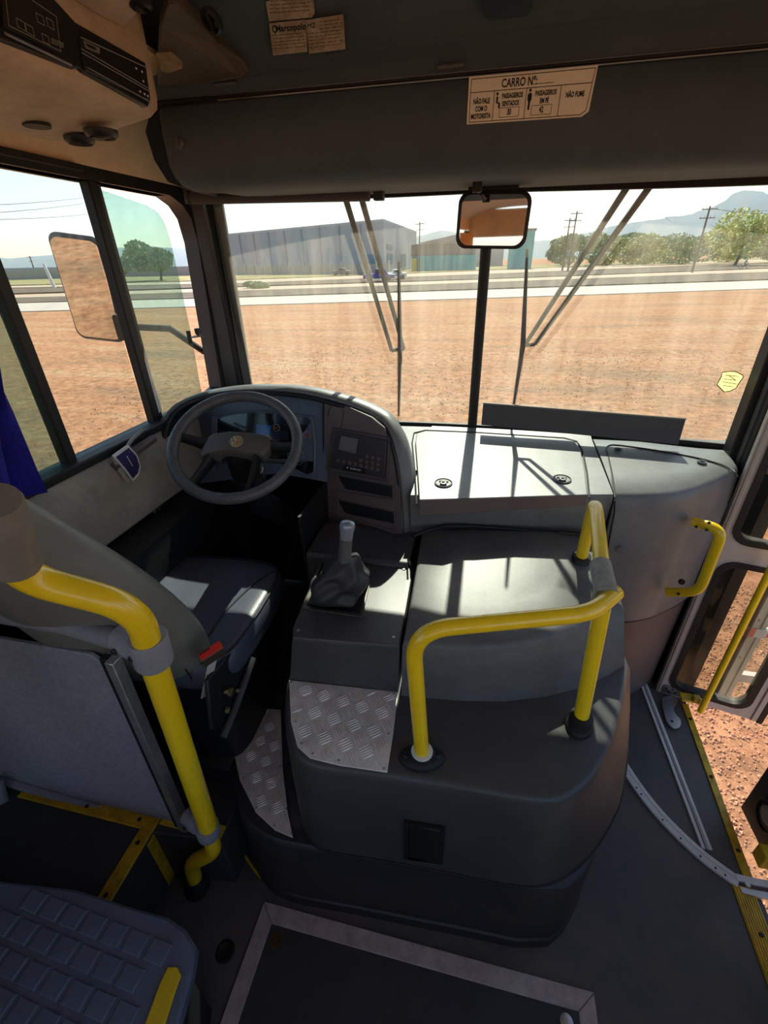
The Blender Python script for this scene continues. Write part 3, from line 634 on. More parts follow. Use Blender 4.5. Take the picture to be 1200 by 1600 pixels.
# upper body with the ledge
edgepx = [(449, 1062), (446, 1110), (453, 1160), (470, 1185), (500, 1197), (560, 1205), (620, 1213), (700, 1225), (780, 1239), (850, 1249), (890, 1243), (925, 1214), (950, 1172), (968, 1120), (977, 1070), (982, 1035)]
led = smoothc([at(x, y, z=LZ) for x, y in edgepx], 2)+[Vector((.50, 1.30, LZ)), Vector((.48, 1.50, LZ)), Vector((-.50, 1.50, LZ)), Vector((-.525, 1.2, LZ))]
def outw(ring, z, k, kx=0):
    out = []
    for p in ring:
        d = Vector((p.x, p.y-1.25, 0)); v = Vector((p.x, p.y, z))+(d.normalized()*k if p.y < 1.48 else Vector())
        if p.x > .25: v.x += kx*min(1, (p.x-.25)/.2)
        out.append(v)
    return out
b = B(); b.loft([outw(led, GZ-.01, .004, .082), outw(led, GZ+.01, .004, .082), outw(led, GZ+.014, .012, .078), outw(led, .6, .010, .040), outw(led, LZ-.03, .006, .005), outw(led, LZ-.012, .002), outw(led, LZ-.003, -.004), outw(led, LZ, -.013)]); b.obj('upper_body', mat('dark_body2', (64, 64, 64), .42, bump=.35, bscale=420, var=.15, vscale=5), eg, smooth=40)
b = B(); b.tube([p+Vector((0, -.002, 0)) for p in outw([q for q in led if q.y < 1.2], GZ+.002, .008, .084)], .004, n=6); b.obj('body_seam', RUB, eg)
# hood on the ledge
hb = [at(x, y, z=LZ) for x, y in [(627, 1087), (660, 1090), (720, 1095), (790, 1096), (850, 1089), (910, 1074), (950, 1055)]]
hb += [Vector((.495, 1.10, LZ)), Vector((.50, 1.30, LZ)), Vector((.475, 1.49, LZ)), Vector((.2, 1.46, LZ)), Vector((-.18, 1.42, LZ))]
ht = [at(x, y, z=.985) for x, y in [(629, 1003), (665, 1006), (720, 1009), (790, 1006), (850, 995), (905, 974)]]+[at(945, 945, z=.985), Vector((.462, 1.15, .99)), Vector((.462, 1.30, 1.01)), Vector((.455, 1.50, 1.03)), Vector((.2, 1.462, 1.035)), Vector((-.18, 1.42, 1.03))]
def lerpr(a, c, t): return [p.lerp(q, t) for p, q in zip(a, c)]
b = B(); b.loft([hb, lerpr(hb, ht, .04), lerpr(hb, ht, .5), lerpr(hb, ht, .92), [p+(Vector((.12, 1.25, p.z))-p).normalized()*.006+Vector((0, 0, -.001)) for p in ht], [p+(Vector((.12, 1.25, p.z))-p).normalized()*.016+Vector((0, 0, .003)) for p in ht], [p+(Vector((.12, 1.25, p.z))-p)*.5+Vector((0, 0, .008)) for p in ht]])
b.obj('hood', PLF, eg, smooth=45)
# recessed pull latch in the front face
lx0, lx1 = at(631, 1320, y=.612).x, at(693, 1330, y=.612).x
lc = Vector(((lx0+lx1)/2, .603, .455))
zt, zb = at(660, 1295, y=.605).z, at(660, 1352, y=.605).z
yf = at(660, 1322, y=.61)
fyv = min(p.y for p in outw(led, .5, .010) if abs(p.x) < .2)
ringband([(lx0, fyv-.004, zt), (lx1, fyv+.004, zt), (lx1, fyv+.004, zb), (lx0, fyv-.004, zb)], [(lx0+.012, fyv-.004, zt-.012), (lx1-.012, fyv+.004, zt-.012), (lx1-.012, fyv+.004, zb), (lx0+.012, fyv-.004, zb)], (0, .02, 0)).obj('latch_frame', RUB, eg, bevel=.002)
B().box(((lx0+lx1)/2, fyv+.008, (zt+zb)/2-.006), (lx1-lx0-.026, .014, zt-zb-.016)).obj('latch_flap', PLD, eg, bevel=.003)

# tread plates
def treadplate(name, poly, z, parent_args, cell=.042):
    poly = [Vector((p.x, p.y, z)) for p in poly]
    t = thing(name, *parent_args, loc=(sum(p.x for p in poly)/len(poly), sum(p.y for p in poly)/len(poly), z))
    B().prism(poly, (0, 0, .004)).obj('sheet', TREAD, t, bevel=.001)
    b = B(); P2 = [(p.x, p.y) for p in poly]; x0 = min(p[0] for p in P2); x1 = max(p[0] for p in P2); y0 = min(p[1] for p in P2); y1 = max(p[1] for p in P2)
    ra = math.radians(38); i = 0; D = cell
    cx, cy = (x0+x1)/2, (y0+y1)/2
    for i in range(-9, 10):
        for j in range(-9, 10):
            gx = cx+(i*math.cos(ra)-j*math.sin(ra))*D; gy = cy+(i*math.sin(ra)+j*math.cos(ra))*D
            a = ra+(PI/2 if (i+j) % 2 else 0)
            for k in range(5):
                o = (k-2)*D*.17; L_ = D*(.40 if k in (0, 4) else .46)
                px = gx-math.sin(a)*o; py = gy+math.cos(a)*o; ok = all(inpoly(px+math.cos(a)*L_*s_, py+math.sin(a)*L_*s_, P2) for s_ in (-1, 1))
                if not ok: continue
                u = Vector((math.cos(a), math.sin(a), 0)); v = Vector((-math.sin(a), math.cos(a), 0)); c = Vector((px, py, z+.004))
                b.add([c-u*L_, c-v*.0021, c+u*L_, c+v*.0021, c+Vector((0, 0, .0024))-u*L_*.6, c+Vector((0, 0, .0024))+u*L_*.6], [(0, 1, 4), (1, 5, 4), (1, 2, 5), (2, 3, 5), (3, 4, 5), (3, 0, 4)])
    b.obj('raised_ribs', TREAD, t, smooth=0, kind='stuff')
    b = B(); c = Vector((cx, cy, z))
    for k in range(0, len(poly)):
        for p in (poly[k],): bolt(b, p+(c-p).normalized()*.012+Vector((0, 0, .004)), (0, 0, 1), .0035, .002)
    b.obj('rivets', STEEL, t, kind='stuff'); return t
pu = [at(x, y, z=LZ) for x, y in [(452, 1064), (622, 1083), (614, 1150), (605, 1208), (530, 1197), (485, 1186), (465, 1168), (455, 1130)]]
treadplate('tread_plate', pu, LZ+.0005, ('shiny chequered metal plate on the ledge of the engine cover under the gear console', 'plate'))
pl_ = [at(x, y, z=GZ) for x, y in [(380, 1105), (439, 1110), (442, 1200), (450, 1270), (458, 1310), (430, 1298), (400, 1270), (375, 1220), (366, 1178), (368, 1140)]]
treadplate('tread_plate', pl_, GZ+.0005, ('curved dusty chequered metal step plate low beside the driver seat', 'plate'))
# edge wire left of the lower body
b = B(); b.tube(smoothc([at(361, 1255, z=.14), at(366, 1300, z=.08), at(385, 1340, z=.02), at(408, 1372, z=.008)], 5), .005, n=8); b.obj('edge_trim', YELW, label='thin yellowed edge strip at the foot of the engine cover', cat='strip')

# gear console
gc = thing('gear_console', 'low dark gear lever console at the left of the engine cover', 'console', (-.35, 1.05, .8))
CZ = .98
ct = [at(457, 996, z=CZ), at(540, 1003, z=CZ), at(624, 1009, z=CZ), at(636, 950, z=CZ), at(645, 893, z=CZ), at(640, 882, z=CZ), at(628, 877, z=CZ), at(570, 872, z=CZ), at(505, 870, z=CZ), at(497, 876, z=CZ), at(475, 935, z=CZ), at(457, 980, z=CZ)]
cb = [at(453, 1063, z=LZ), at(540, 1073, z=LZ), at(622, 1083, z=LZ)]+[Vector((p.x, p.y, LZ)) for p in ct[3:8]]+[Vector((p.x, p.y, .3)) for p in ct[8:]]
cb[-1] = Vector((-.535, .93, .3))
b = B(); cc = Vector((-.34, 1.03, 0))
sh2 = lambda k, dz: [p+((cc-p)*Vector((1, 1, 0))).normalized()*k+Vector((0, 0, dz)) for p in ct]
b.loft([cb, lerpr(cb, ct, .9), sh2(.0, -.006), sh2(.004, -.001), sh2(.012, 0)]); b.obj('console_box', PL, gc, smooth=40)
b = B()
for px, py in ((510, 877), (631, 890), (615, 996), (466, 985)): bolt(b, at(px, py, z=CZ), (0, 0, 1), .005, .003)
b.obj('screws', STEEL, gc, kind='stuff')
b = B(); b.slab([[(-.57, y, z), (-.2, y, z)] for y, z in ((1.225, .985), (1.235, .998), (1.30, 1.0), (1.36, 1.004), (1.43, 1.006))], (0, 0, -.2)); b.obj('rear_shelf', PL, gc, bevel=.004)
b = B(); b.tube([at(592, 868, z=.985), at(625, 872, z=.985), at(642, 882, z=.985), at(647, 900, z=.97)], .009, n=8); b.obj('rubber_lip', RUB, gc)
# gear lever
gv = thing('gear_lever', 'gear lever with a silvery knob above a crumpled black gaiter', 'gear lever', tuple(at(525, 925, z=CZ)))
bq = [at(473, 952, z=CZ), at(566, 966, z=CZ), at(585, 884, z=CZ), at(500, 878, z=CZ)]
bc = sum(bq, Vector())/4
ringband(bq, [p+(bc-p)*.10 for p in bq], (0, 0, .005)).obj('gaiter_frame', mat('frame_metal', (92, 88, 82), .4, metal=.7), gv, bevel=.001)
b = B(); b.prism([p+(bc-p)*.08+Vector((0, 0, .0005)) for p in bq], (0, 0, .001)); b.obj('gaiter_base', RUB, gv)
ktop = at(544, 806, y=1.045); kbot = at(538, 878, y=1.035)
ksh = (ktop-kbot).normalized()
rings = []; NR = 40
for j in range(15):
    t = j/14; c = bc.lerp(kbot+ksh*.005, t**.9)
    ring = []
    for k in range(NR):
        a = 2*PI*k/NR; sqf = 1/max(abs(math.cos(a)), abs(math.sin(a)))
        rx = (bq[1]-bq[0]).length*.42; ry = (bq[3]-bq[0]).length*.44
        r0 = (1-t)**1.2; fold = 1+.17*math.sin(3*a+t*6.5)*math.sin(PI*min(1, t*1.15+.05))+.11*math.sin(5*a-t*9)*math.sin(PI*t)
        rad = (sqf*(1-t)+t)*(1.0 if t < .05 else 1)
        R_x = (rx*rad*(1-t)**.8+.018*t+.016*math.sin(PI*t))*fold; R_y = (ry*rad*(1-t)**.8+.018*t+.016*math.sin(PI*t))*fold
        ring.append(Vector((c.x+R_x*math.cos(a+.25*t), c.y+R_y*math.sin(a+.25*t), c.z+.004+.010*math.sin(4*a+t*7)*math.sin(PI*t))))
    rings.append(ring)
b = B(); b.loft(rings); b.obj('gaiter', mat('gaiter_vinyl', (50, 50, 52), .5, bump=.3, bscale=200), gv, smooth=70, sub=1)
b = B(); b.tube([kbot-ksh*.01, kbot+ksh*.02, kbot+(ktop-kbot)*.55], [.020, .019, .0185], n=18); b.obj('grip_sleeve', PLF, gv)
kk = kbot+(ktop-kbot)*.53
b = B(); b.lathe([(.0185, 0), (.0195, .002), (.0195, .016), (.020, .024), (.0225, .036), (.0225, .044), (.020, .050), (.014, .0535), (.004, .0545)], kk, ksh, n=24); kb = b.obj('knob', mat('silver_knob', (150, 156, 166), .25, metal=.3), gv)
ktp = kk+ksh*.0546+Vector((0, -.004, 0)); b = B(); ku = Vector((1, 0, 0)); kv = ksh.cross(ku)*-1; kv = Vector((0, ksh.z, -ksh.y)).normalized()
for s_ in (-.008, -.0027, .0027, .008): b.tube([ktp+ku*s_+kv*.006, ktp+ku*s_-kv*(.006 if abs(s_) < .005 else -.0)], .0008, n=5)
b.tube([ktp-ku*.008, ktp+ku*.008], .0008, n=5); b.obj('shift_pattern', INK, kb)

# ---- yellow handrail on the engine cover
RR = .0185
hr = thing('handrail', 'yellow bent tube handrail standing on the engine cover ledge', 'handrail', (.1, .8, LZ))
fL, fR = at(659, 1186, z=LZ), at(904, 1136, z=LZ)
fF = Vector((.362, 1.325, 1.0))
aL = at(645, 1000, y=.705); aL2 = at(668, 975, y=.71)
jn = at(948, 915, y=.93)
pL = [fL+Vector((0, 0, .02)), at(640, 1015, y=fL.y+.0), at(690, 972, y=fL.y+.02), at(800, 970, y=fL.y+.06), at(925, 958, y=.835), at(960, 925, y=.885), jn+Vector((.01, .03, .02))]
pL = [fL+Vector((0, 0, .02)), at(644, 985, y=fL.y+.005), at(925, 958, y=.80), at(962, 925, y=.88)]
b = B(); path = fillet(pL, .085, 9); b.tube(path, RR, n=16); b.obj('front_tube', YEL, hr)
pr1 = [fR+Vector((0, 0, .02)), fR.lerp(at(941, 950, y=.885), 1.0)]
b = B(); b.tube(pr1+[at(946, 915, y=.90)], RR*1.02, n=16); b.obj('corner_post', YEL, hr)
t0 = at(941, 905, y=.915); t1 = at(930, 783, y=1.235)
b = B(); b.tube(fillet([at(944, 925, y=.875), t1, fF+Vector((.0, 0, .02))], .05, 8), RR, n=16); b.obj('top_tube', YEL, hr)
b = B(); sa = at(938, 882, y=.965); sb = at(948, 930, y=.862)
b.tube([sa, sb], RR*1.32, n=20); b.tube([sb+Vector((0, .015, .0)), sb+Vector((0, .02, -.045))], RR*1.25, n=16); b.obj('joint_sleeve', SLVL, hr, smooth=40)
def flange(o, parent, nm='flange', tall=.045, n=(0, 0, 1), ears=.052, white=False, yaw=.2):
    o = Vector(o); b = B(); u = Vector((math.cos(yaw), math.sin(yaw), 0)); v = Vector((-math.sin(yaw), math.cos(yaw), 0))
    ring = lambda sx, sy, z: [o+u*math.cos(2*PI*k/24)*sx*(1+.12*math.cos(4*PI*k/24))+v*math.sin(2*PI*k/24)*sy+Vector((0, 0, z)) for k in range(24)]
    b.loft([ring(ears, .036, 0), ring(ears, .036, .010), ring(ears*.93, .033, .014), ring(.032, .030, .018), ring(.029, .029, tall), ring(.024, .024, tall+.003)])
    f = b.obj(nm, RUB, parent, smooth=45)
    b = B()
    for s_ in (-1, 1): bolt(b, o+u*s_*ears*.75+Vector((0, 0, .013)), (0, 0, 1), .008, .006)
    b.obj('screws', PLD, f, kind='stuff')
    if white: B().lathe([(.027, tall), (.027, tall+.004), (.02, tall+.005)], o, n=20).obj('white_ring', WHT, f)
flange(fL, hr, white=True, tall=.03); flange(fR, hr, tall=.045, ears=.036, yaw=1.2); flange(fF, hr, tall=.04, ears=.036, yaw=1.0)

# ================================================================== DRIVER SEAT
ds = thing('driver_seat', 'black leatherette driver seat seen from behind beside the gear console', 'seat', (-.88, .95, PZ))
def sect(c, u, v, w_, d_, e=3.2, n=28, bulge=0):
    out = []
    for k in range(n):
        a = 2*PI*k/n; ca, sa = math.cos(a), math.sin(a)
        out.append(c+u*(math.copysign(abs(ca)**(2/e), ca)*w_/2)+v*(math.copysign(abs(sa)**(2/e), sa)*d_/2))
    return out
# cushion: rings stacked in height
cx, cy = -.885, .985
b = B(); rg = []
X_, Y_ = Vector((1, .03, 0)).normalized(), Vector((-.03, 1, 0))
for z, k, e in ((.80, .86, 4), (.815, .97, 4.5), (.86, 1.01, 5), (.90, 1.01, 5), (.925, .975, 4.6), (.935, .92, 4.2), (.937, .8, 4), (.932, .5, 3.5), (.93, .12, 3)):
    rg.append(sect(Vector((cx, cy, z)), X_, Y_, .50*k, .52*k, e))
b.loft(rg); b.obj('cushion', LEA, ds, smooth=80, sub=1)
pp = [p+Vector((0, 0, .002)) for p in sect(Vector((cx, cy, .927)), X_, Y_, .50*.965, .52*.965, 4.6, n=40)]
b = B(); b.tube(pp, .0028, n=6, closed=True); b.obj('cushion_seam', PLD, ds)
b = B(); b.tube(smoothc([Vector((cx+.16, cy-.23, .936)), Vector((cx+.14, cy-.05, .939)), Vector((cx+.17, cy+.12, .938)), Vector((cx+.215, cy+.215, .931))], 5), .002, n=6); b.obj('cushion_seam', PLD, ds)
# backrest
bo_, bt = Vector((-.955, .80, .82)), Vector((-1.035, .50, 1.66)); ax = (bt-bo_).normalized(); bu = Vector((1, .10, 0)).normalized(); bu = (bu-ax*bu.dot(ax)).normalized(); bv = ax.cross(bu)
b = B(); rg = []
for t, w_, d_ in ((-.02, .30, .05), (.0, .42, .10), (.06, .50, .15), (.16, .545, .175), (.28, .54, .175), (.42, .50, .165), (.56, .43, .155), (.70, .34, .14), (.82, .27, .125), (.92, .22, .10), (.98, .15, .07), (1.0, .06, .03)):
    c = bo_+(bt-bo_)*t; xr_ = c.x+w_/2+.035*math.sin(PI*min(1, max(0, (t-.1)/.85))); xl_ = max(c.x-w_/2, -1.130); c = c+bu*((xr_+xl_)/2-c.x); w_ = xr_-xl_; ring = sect(c, bu, bv, w_, d_, 2.8, n=36)
    if .08 < t < .35:
        ring = [p+bu*(.007*math.sin(k*1.9+t*40) if (p-c).dot(bu) > w_*.3 else 0) for k, p in enumerate(ring)]
    rg.append(ring)
b.loft(rg); b.obj('backrest', LEAB, ds, smooth=80, sub=1)
def bsurf(t, s_, off=0): # point on rear surface
    w_ = .545-(max(0, t-.16)*.36); d_ = .17-.05*t; c = bo_+(bt-bo_)*t; x = s_*w_/2; yv = d_/2*(1-abs(s_)**2.8)**(1/2.8)
    sgn = -1 if bv.y > 0 else 1
    return c+bu*x+bv*sgn*(yv+off)
b = B(); b.tube(smoothc([bsurf(t, s_, .002) for t, s_ in ((.12, .55), (.3, .66), (.45, .70), (.6, .68), (.72, .6), (.82, .42))], 5), .0025, n=6); b.obj('back_seam', PLD, ds)
b = B(); b.tube(smoothc([bsurf(t, s_, .002) for t, s_ in ((.05, .80), (.2, .88), (.4, .90), (.6, .89), (.78, .84))], 5), .002, n=6); b.obj('back_seam', PLD, ds)
# seat base, side mechanism
b = B(); b.loft([sect(Vector((cx, cy, z)), X_, Y_, a, c, 5) for z, a, c in ((PZ, .40, .44), (PZ+.08, .40, .44), (PZ+.10, .34, .38), (.70, .36, .40), (.80, .42, .46))]); b.obj('suspension_base', PLD, ds, smooth=50)
b = B(); m0, m1 = at(292, 1130, y=.74), at(350, 1075, y=.83)
b.prism([Vector((-.655, .70, .93)), Vector((-.648, .82, .92)), Vector((-.640, .90, .80)), Vector((-.640, .74, .70)), Vector((-.650, .66, .78))], (-.012, 0, 0)); b.obj('side_plate', PLD, ds, bevel=.003)
b = B(); b.tube([Vector((-.632, .67, .74)), Vector((-.63, .74, .765)), Vector((-.63, .88, .83))], .011, n=10); b.obj('adjust_lever', PL, ds)
b = B()
for dy, dz, r_ in ((.75, .83, .012), (.72, .79, .009), (.78, .80, .006), (.735, .85, .007)): b.lathe([(r_, 0), (r_, .008), (r_*.6, .010)], Vector((-.640, dy, dz)), (1, 0, 0), n=12)
b.obj('bolts', mat('brass_bolt', (150, 138, 96), .4, metal=.7), ds, kind='stuff')
# belt buckle
bk0, bk1 = at(313, 1048, y=.735), at(337, 1003, y=.80)
bd = (bk1-bk0).normalized()
kx = Vector((.35, .25, .9)).normalized()
tc_ = at(329, 1017, y=.70); Zt = Vector((.30, -.45, .85)).normalized(); Xt = Vector((.55, .83, .0)); Xt = (Xt-Zt*Xt.dot(Zt)).normalized(); Yt = Zt.cross(Xt)
b = B(); b.box(tc_-Zt*.032, (.062, .026, .064), axes=(Xt, Yt, Zt)); bb_ = b.obj('buckle', mat('buckle_body', (70, 58, 46), .5), ds, bevel=.004)
b = B(); b.box(tc_+Zt*.001, (.056, .020, .004), axes=(Xt, Yt, Zt)); b.obj('release_button', RED, bb_, bevel=.001)
b = B(); b.box(tc_+Zt*.0035-Xt*.012+Yt*.006, (.028, .004, .001), axes=(Xt, Yt, Zt)); b.obj('buckle_slot', INK, bb_)
b = B(); s0 = tc_-Zt*.06; s1 = at(321, 1088, y=.73); b.slab([[s0-Xt*.012, s0+Xt*.012], [s1-Xt*.012, s1+Xt*.012]], Yt*.004); b.obj('buckle_strap', mat('strap_white', (190, 186, 176), .6), bb_)

# ================================================================== PARTITION, LEFT POLE
pt = thing('partition', 'dark speckled partition panel with grey tube frame behind the driver seat', 'partition', (-1.0, .62, PZ))
PY = .615
def pp_(x, y): return at(x, y, y=PY) if False else at(x, y, **{'y': PY})
q = [at(170, 1035, **{'y': PY}), at(292, 1290, **{'y': PY})]
pan = [Vector((-1.17, PY, .315)), Vector((-.835, PY, .315)), Vector((-.80, PY, .42)), Vector((-.795, PY, 1.02)), Vector((-.80, PY, 1.10)), Vector((-.84, PY, 1.14)), Vector((-1.17, PY, 1.14))]
pan = [Vector((-1.60, PY, .30)), at(284, 1288, y=PY), at(165, 1040, y=PY), at(140, 1023, y=PY), at(0, 990, y=PY)+Vector((-.08, 0, 0))]
pan[4].x = -1.60; pan[4].z = pan[3].z
B().prism(pan, (0, .012, 0)).obj('panel', mat('speckled_panel', (128, 128, 140), .45, bump=.35, bscale=200, tint2=(152, 150, 158), vscale=60), pt, bevel=.003)
b = B(); b.tube([Vector((-1.60, PY, 1.165)), at(100, 975, y=PY), at(180, 998, y=.595)], .0235, n=14); b.obj('top_tube', SLV, pt)
b = B(); b.tube([Vector((-1.60, PY-.005, .315)), at(285, 1300, y=PY-.005)], .016, n=10); b.obj('bottom_rail', SLV, pt)
s0, s1 = at(176, 1030, y=.60), at(290, 1293, y=.60)
b = B(); b.box((s0+s1)/2, ((s1-s0).length, .030, .024), axes=(s1-s0, (0, 1, 0), (s1-s0).cross(Vector((0, 1, 0))))); b.obj('edge_strip', ALU, pt, bevel=.002)
b = B(); s2 = Vector((-.022, .004, 0)); b.box((s0+s1)/2+s2, ((s1-s0).length, .020, .026), axes=(s1-s0, (0, 1, 0), (s1-s0).cross(Vector((0, 1, 0))))); b.obj('edge_seal', PLD, pt, bevel=.003)
po = thing('handrail', 'thick yellow pole with an s-bend and grey clamps beside the driver partition', 'handrail', tuple(at(305, 1390, z=0)))
pb = at(305, 1385, z=0)
R1 = .0265
pth = [at(-25, 760, y=.42), at(8, 915, y=.45), at(190, 940, y=.51), at(222, 1010, y=.535), at(325, 1295, y=.56), at(334, 1335, y=.56), at(290, 1350, y=.555), Vector((pb.x, pb.y, .12)), Vector((pb.x, pb.y, .03))]
upper = fillet([at(2, 822, y=.432), at(25, 900, y=.45), at(215, 950, y=.52), at(235, 1020, y=.54)], .085, 8)
b = B(); b.tube(upper+[at(326, 1292, y=.56)], R1, n=18); b.obj('bent_tube', YEL, po)
lowp = fillet([at(322, 1280, y=.56), at(336, 1330, y=.565), at(298, 1348, y=.56), Vector((pb.x+.01, pb.y, .02))], .05, 6)
b = B(); b.tube(lowp, R1*.9, n=16); b.obj('foot_bend', YEL, po)
b = B(); b.lathe([(.042, 0), (.042, .012), (.036, .02), (.034, .07), (.030, .075)], Vector((pb.x+.01, pb.y, 0)), n=20); b.obj('foot_boot', RUB, po, smooth=40)
def clamp(c, axd, sided, name, R=.037, Lh=.085):
    axd = axd.normalized(); sided = (sided-axd*sided.dot(axd)).normalized()
    b = B(); b.tube([c-axd*Lh/2, c-axd*(Lh/2-.006), c, c+axd*(Lh/2-.006), c+axd*Lh/2], [R*.93, R, R, R, R*.93], n=20)
    b.tube([c+sided*.0, c+sided*.05, c+sided*.085], [R*.95, R*.86, R*.72], n=16); k = b.obj(name, SLV, po, smooth=50)
    b = B(); n_ = axd.cross(sided); n_ = n_ if n_.dot(CAM-c) > 0 else -n_
    for d in (.018, .062): bolt(b, c+sided*d+n_*(R*.86), n_, .007, .004)
    b.obj('screws', PLD, k, kind='stuff')
ca, cb_ = at(243, 1030, y=.543), at(325, 1292, y=.56)
clamp(at(236, 1015, y=.541), at(325, 1295, y=.56)-ca, Vector((-1, .15, 0)), 'upper_clamp', R=.038, Lh=.075)
clamp(at(325, 1296, y=.56), cb_-ca, Vector((-1, .25, -.15)), 'lower_clamp', R=.033, Lh=.055)
b = B(); e0, e1 = at(-14, 782, y=.42), at(26, 882, y=.45); b.tube([e0, e0+(e1-e0)*.04, e1-(e1-e0)*.04, e1], [.035, .037, .037, .035], n=20); b.obj('upper_sleeve', mat('brown_sleeve', (126, 120, 112), .6, bump=.3, bscale=300, var=.12, vscale=20), po)

# ================================================================== TREADED STEP (front left)
MZ = .40
mt = thing('tread_step', 'raised platform topped with a blue-grey tiled rubber tread mat at the bottom left corner', 'step', (-.95, .1, 0))
oc = [at(0, 1376, z=MZ), at(120, 1390, z=MZ), at(215, 1420, z=MZ), at(262, 1433, z=MZ), at(290, 1452, z=MZ), at(306, 1478, z=MZ), at(300, 1520, z=MZ), at(285, 1575, z=MZ), at(276, 1605, z=MZ)]
xr = oc[-1].x; oc += [Vector((xr, -.25, MZ)), Vector((-1.42, -.25, MZ)), Vector((-1.42, oc[0].y+.01, MZ))]
b = B(); c_ = Vector((-.9, .05, MZ)); b.loft([seti([p+(c_-p)*.01 for p in oc], MZ-.045), seti(oc, MZ-.038), seti(oc, MZ-.006), seti([p+(c_-p)*.02 for p in oc], MZ)]); b.obj('mat', MATR, mt, smooth=30)
b = B(); b.loft([seti([p+(c_-p)*.10 for p in oc], 0.0), seti([p+(c_-p)*.10 for p in oc], MZ-.045)]); b.obj('plinth', PLD, mt)
ud, vd = Vector((.965, -.05, 0)).normalized(), Vector((.05, 1, 0)).normalized()
P2 = [(p.x, p.y) for p in [q+(c_-q)*.015 for q in oc]]
tile_me = None; tw, tg = .056, .0665
sdf = Vector((-.60, .33, 0))
y0s = at(264, 1515, z=MZ)
strip = [at(263, 1512, z=MZ), at(278, 1512, z=MZ), at(284, 1525, z=MZ), at(275, 1550, z=MZ), at(258, 1605, z=MZ), at(258, 1640, z=MZ), at(215, 1640, z=MZ), at(228, 1600, z=MZ), at(250, 1540, z=MZ)]
cnt = 0
for j in range(12):
    for i in range(14):
        c = Vector((-.575, .355, MZ))-ud*(i*tg+(.5*tg if j % 2 else 0))-vd*(j*tg*.86)
        hw, hh = tw/2, tw*.40
        pc = [(c+ud*a*hw+vd*e*hh) for a in (-1, 1) for e in (-1, 1)]
        if not all(inpoly(p.x, p.y, P2) for p in pc): continue
        if any(inpoly(p.x+.0, p.y, [(q.x, q.y) for q in strip]) for p in pc+[c]): continue
        if c.y < -.12: continue
        if tile_me is None:
            b = B(); b.loft([[Vector((0, 0, z))+ud*a*hw*s_+vd*e*hh*s_ for a, e in ((-1, -1), (1, -1), (1, 1), (-1, 1))] for z, s_ in ((0, 1), (.004, .97), (.006, .88))])
            BASE['tmp'] = Vector(); me = bpy.data.meshes.new('tread_tile'); me.from_pydata([tuple(v) for v in b.v], [], b.f); me.materials.append(MATR); tile_me = me
        o = bpy.data.objects.new('tread_tile', tile_me); COL.objects.link(o); o.parent = mt; o.location = c-BASE[mt.name]+Vector((0, 0, -.001)); cnt += 1
sp_ = [p for p in strip]
B().prism([p-Vector((0, 0, .001)) for p in sp_], (0, 0, .009)).obj('yellow_strip', mat('strip_yellow', (226, 190, 20), .5, var=.08, vscale=20), mt, bevel=.003)
b = B(); pv = at(4, 1248, z=.30); b.tube([pv+Vector((-.06, -.04, -.02)), pv, pv+Vector((-.02, .02, .06))], .02, n=12); b.obj('pipe_elbow', SLV, label='grey tube end at the left edge below the partition', cat='pipe')

# curtain at the left window
cu_ = [(0, 605), (14, 640), (30, 680), (47, 730), (66, 762), (72, 772), (60, 776), (0, 760)]
rows = []
for k, (px, py, w_) in enumerate(((-14, 560, .03), (-2, 610, .045), (12, 645, .07), (28, 690, .095), (45, 735, .125), (60, 768, .15))):
    e = at(px, py, x=XL+.055); r = []
    for i in range(9):
        t = i/8; r.append(Vector((XL+.055+.028*math.sin(i*1.9+k*.3), e.y-w_*t*1.5, e.z-.0*t)))
    rows.append(r)
b = B(); b.slab(rows, (.003, 0, 0)); b.obj('curtain', BLUE, label='dark blue fabric gathered at the left window behind the driver seat', cat='curtain', smooth=80)
rows = []
for k in range(7):
    z = 2.08-k*.17; rows.append([Vector((-1.13+.025*math.sin(i*1.7+k*.2), -4.42+i*.09, z)) for i in range(12)])
b = B(); b.slab(rows, (.003, 0, 0)); b.obj('curtain', mat('orange_curtain', (226, 156, 84), .8, var=.1), label='orange curtain at the rear saloon window, seen only in the interior mirror', cat='curtain', smooth=80)
# hanging printed pouch on the sill
cl = thing('can_sleeve', 'white-edged blue and red printed foam sleeve hanging on the left window rail', 'sleeve', tuple(at(200, 720, x=XL+.06)))
def cq(px, py, x): return at(px, py, x=x)
fr1 = [cq(176, 712, -1.12), cq(200, 695, -1.12), cq(214, 710, -1.115), cq(220, 728, -1.11), cq(217, 742, -1.11), cq(208, 752, -1.11), cq(196, 735, -1.112)]
B().prism(fr1, (-.004, 0, 0)).obj('front_flap', WHT, cl, smooth=0)
cc_ = sum(fr1, Vector())/7
B().prism([p+(cc_-p)*.16+Vector((.0015, 0, 0)) for p in fr1], (-.001, 0, 0)).obj('printed_face', mat('print_navy', (28, 44, 110), .6, tint2=(60, 24, 70), vscale=50), cl, smooth=0)
B().prism([cq(175, 714, -1.135), cq(192, 724, -1.13), cq(205, 750, -1.13), cq(198, 754, -1.13), cq(186, 736, -1.135)], (-.004, 0, 0)).obj('back_flap', mat('pale_felt', (190, 172, 160), .8), cl, smooth=0)
t_ = text('A', .045, cq(203, 714, -1.1165), Vector((0, .9, .05)), Vector((0, .3, 1)), WHT, cl)
B().prism([cq(208, 720, -1.1145), cq(213, 717, -1.1145), cq(216, 728, -1.1135), cq(211, 730, -1.1135)], (.001, 0, 0)).obj('red_print', RED, cl, smooth=0)
b = B()
for k in range(7): b.box(cq(199+k*1.9, 714+k*3.3, -1.1125), (.001, .004, .005))
b.obj('print_marks', WHT, cl, kind='stuff')
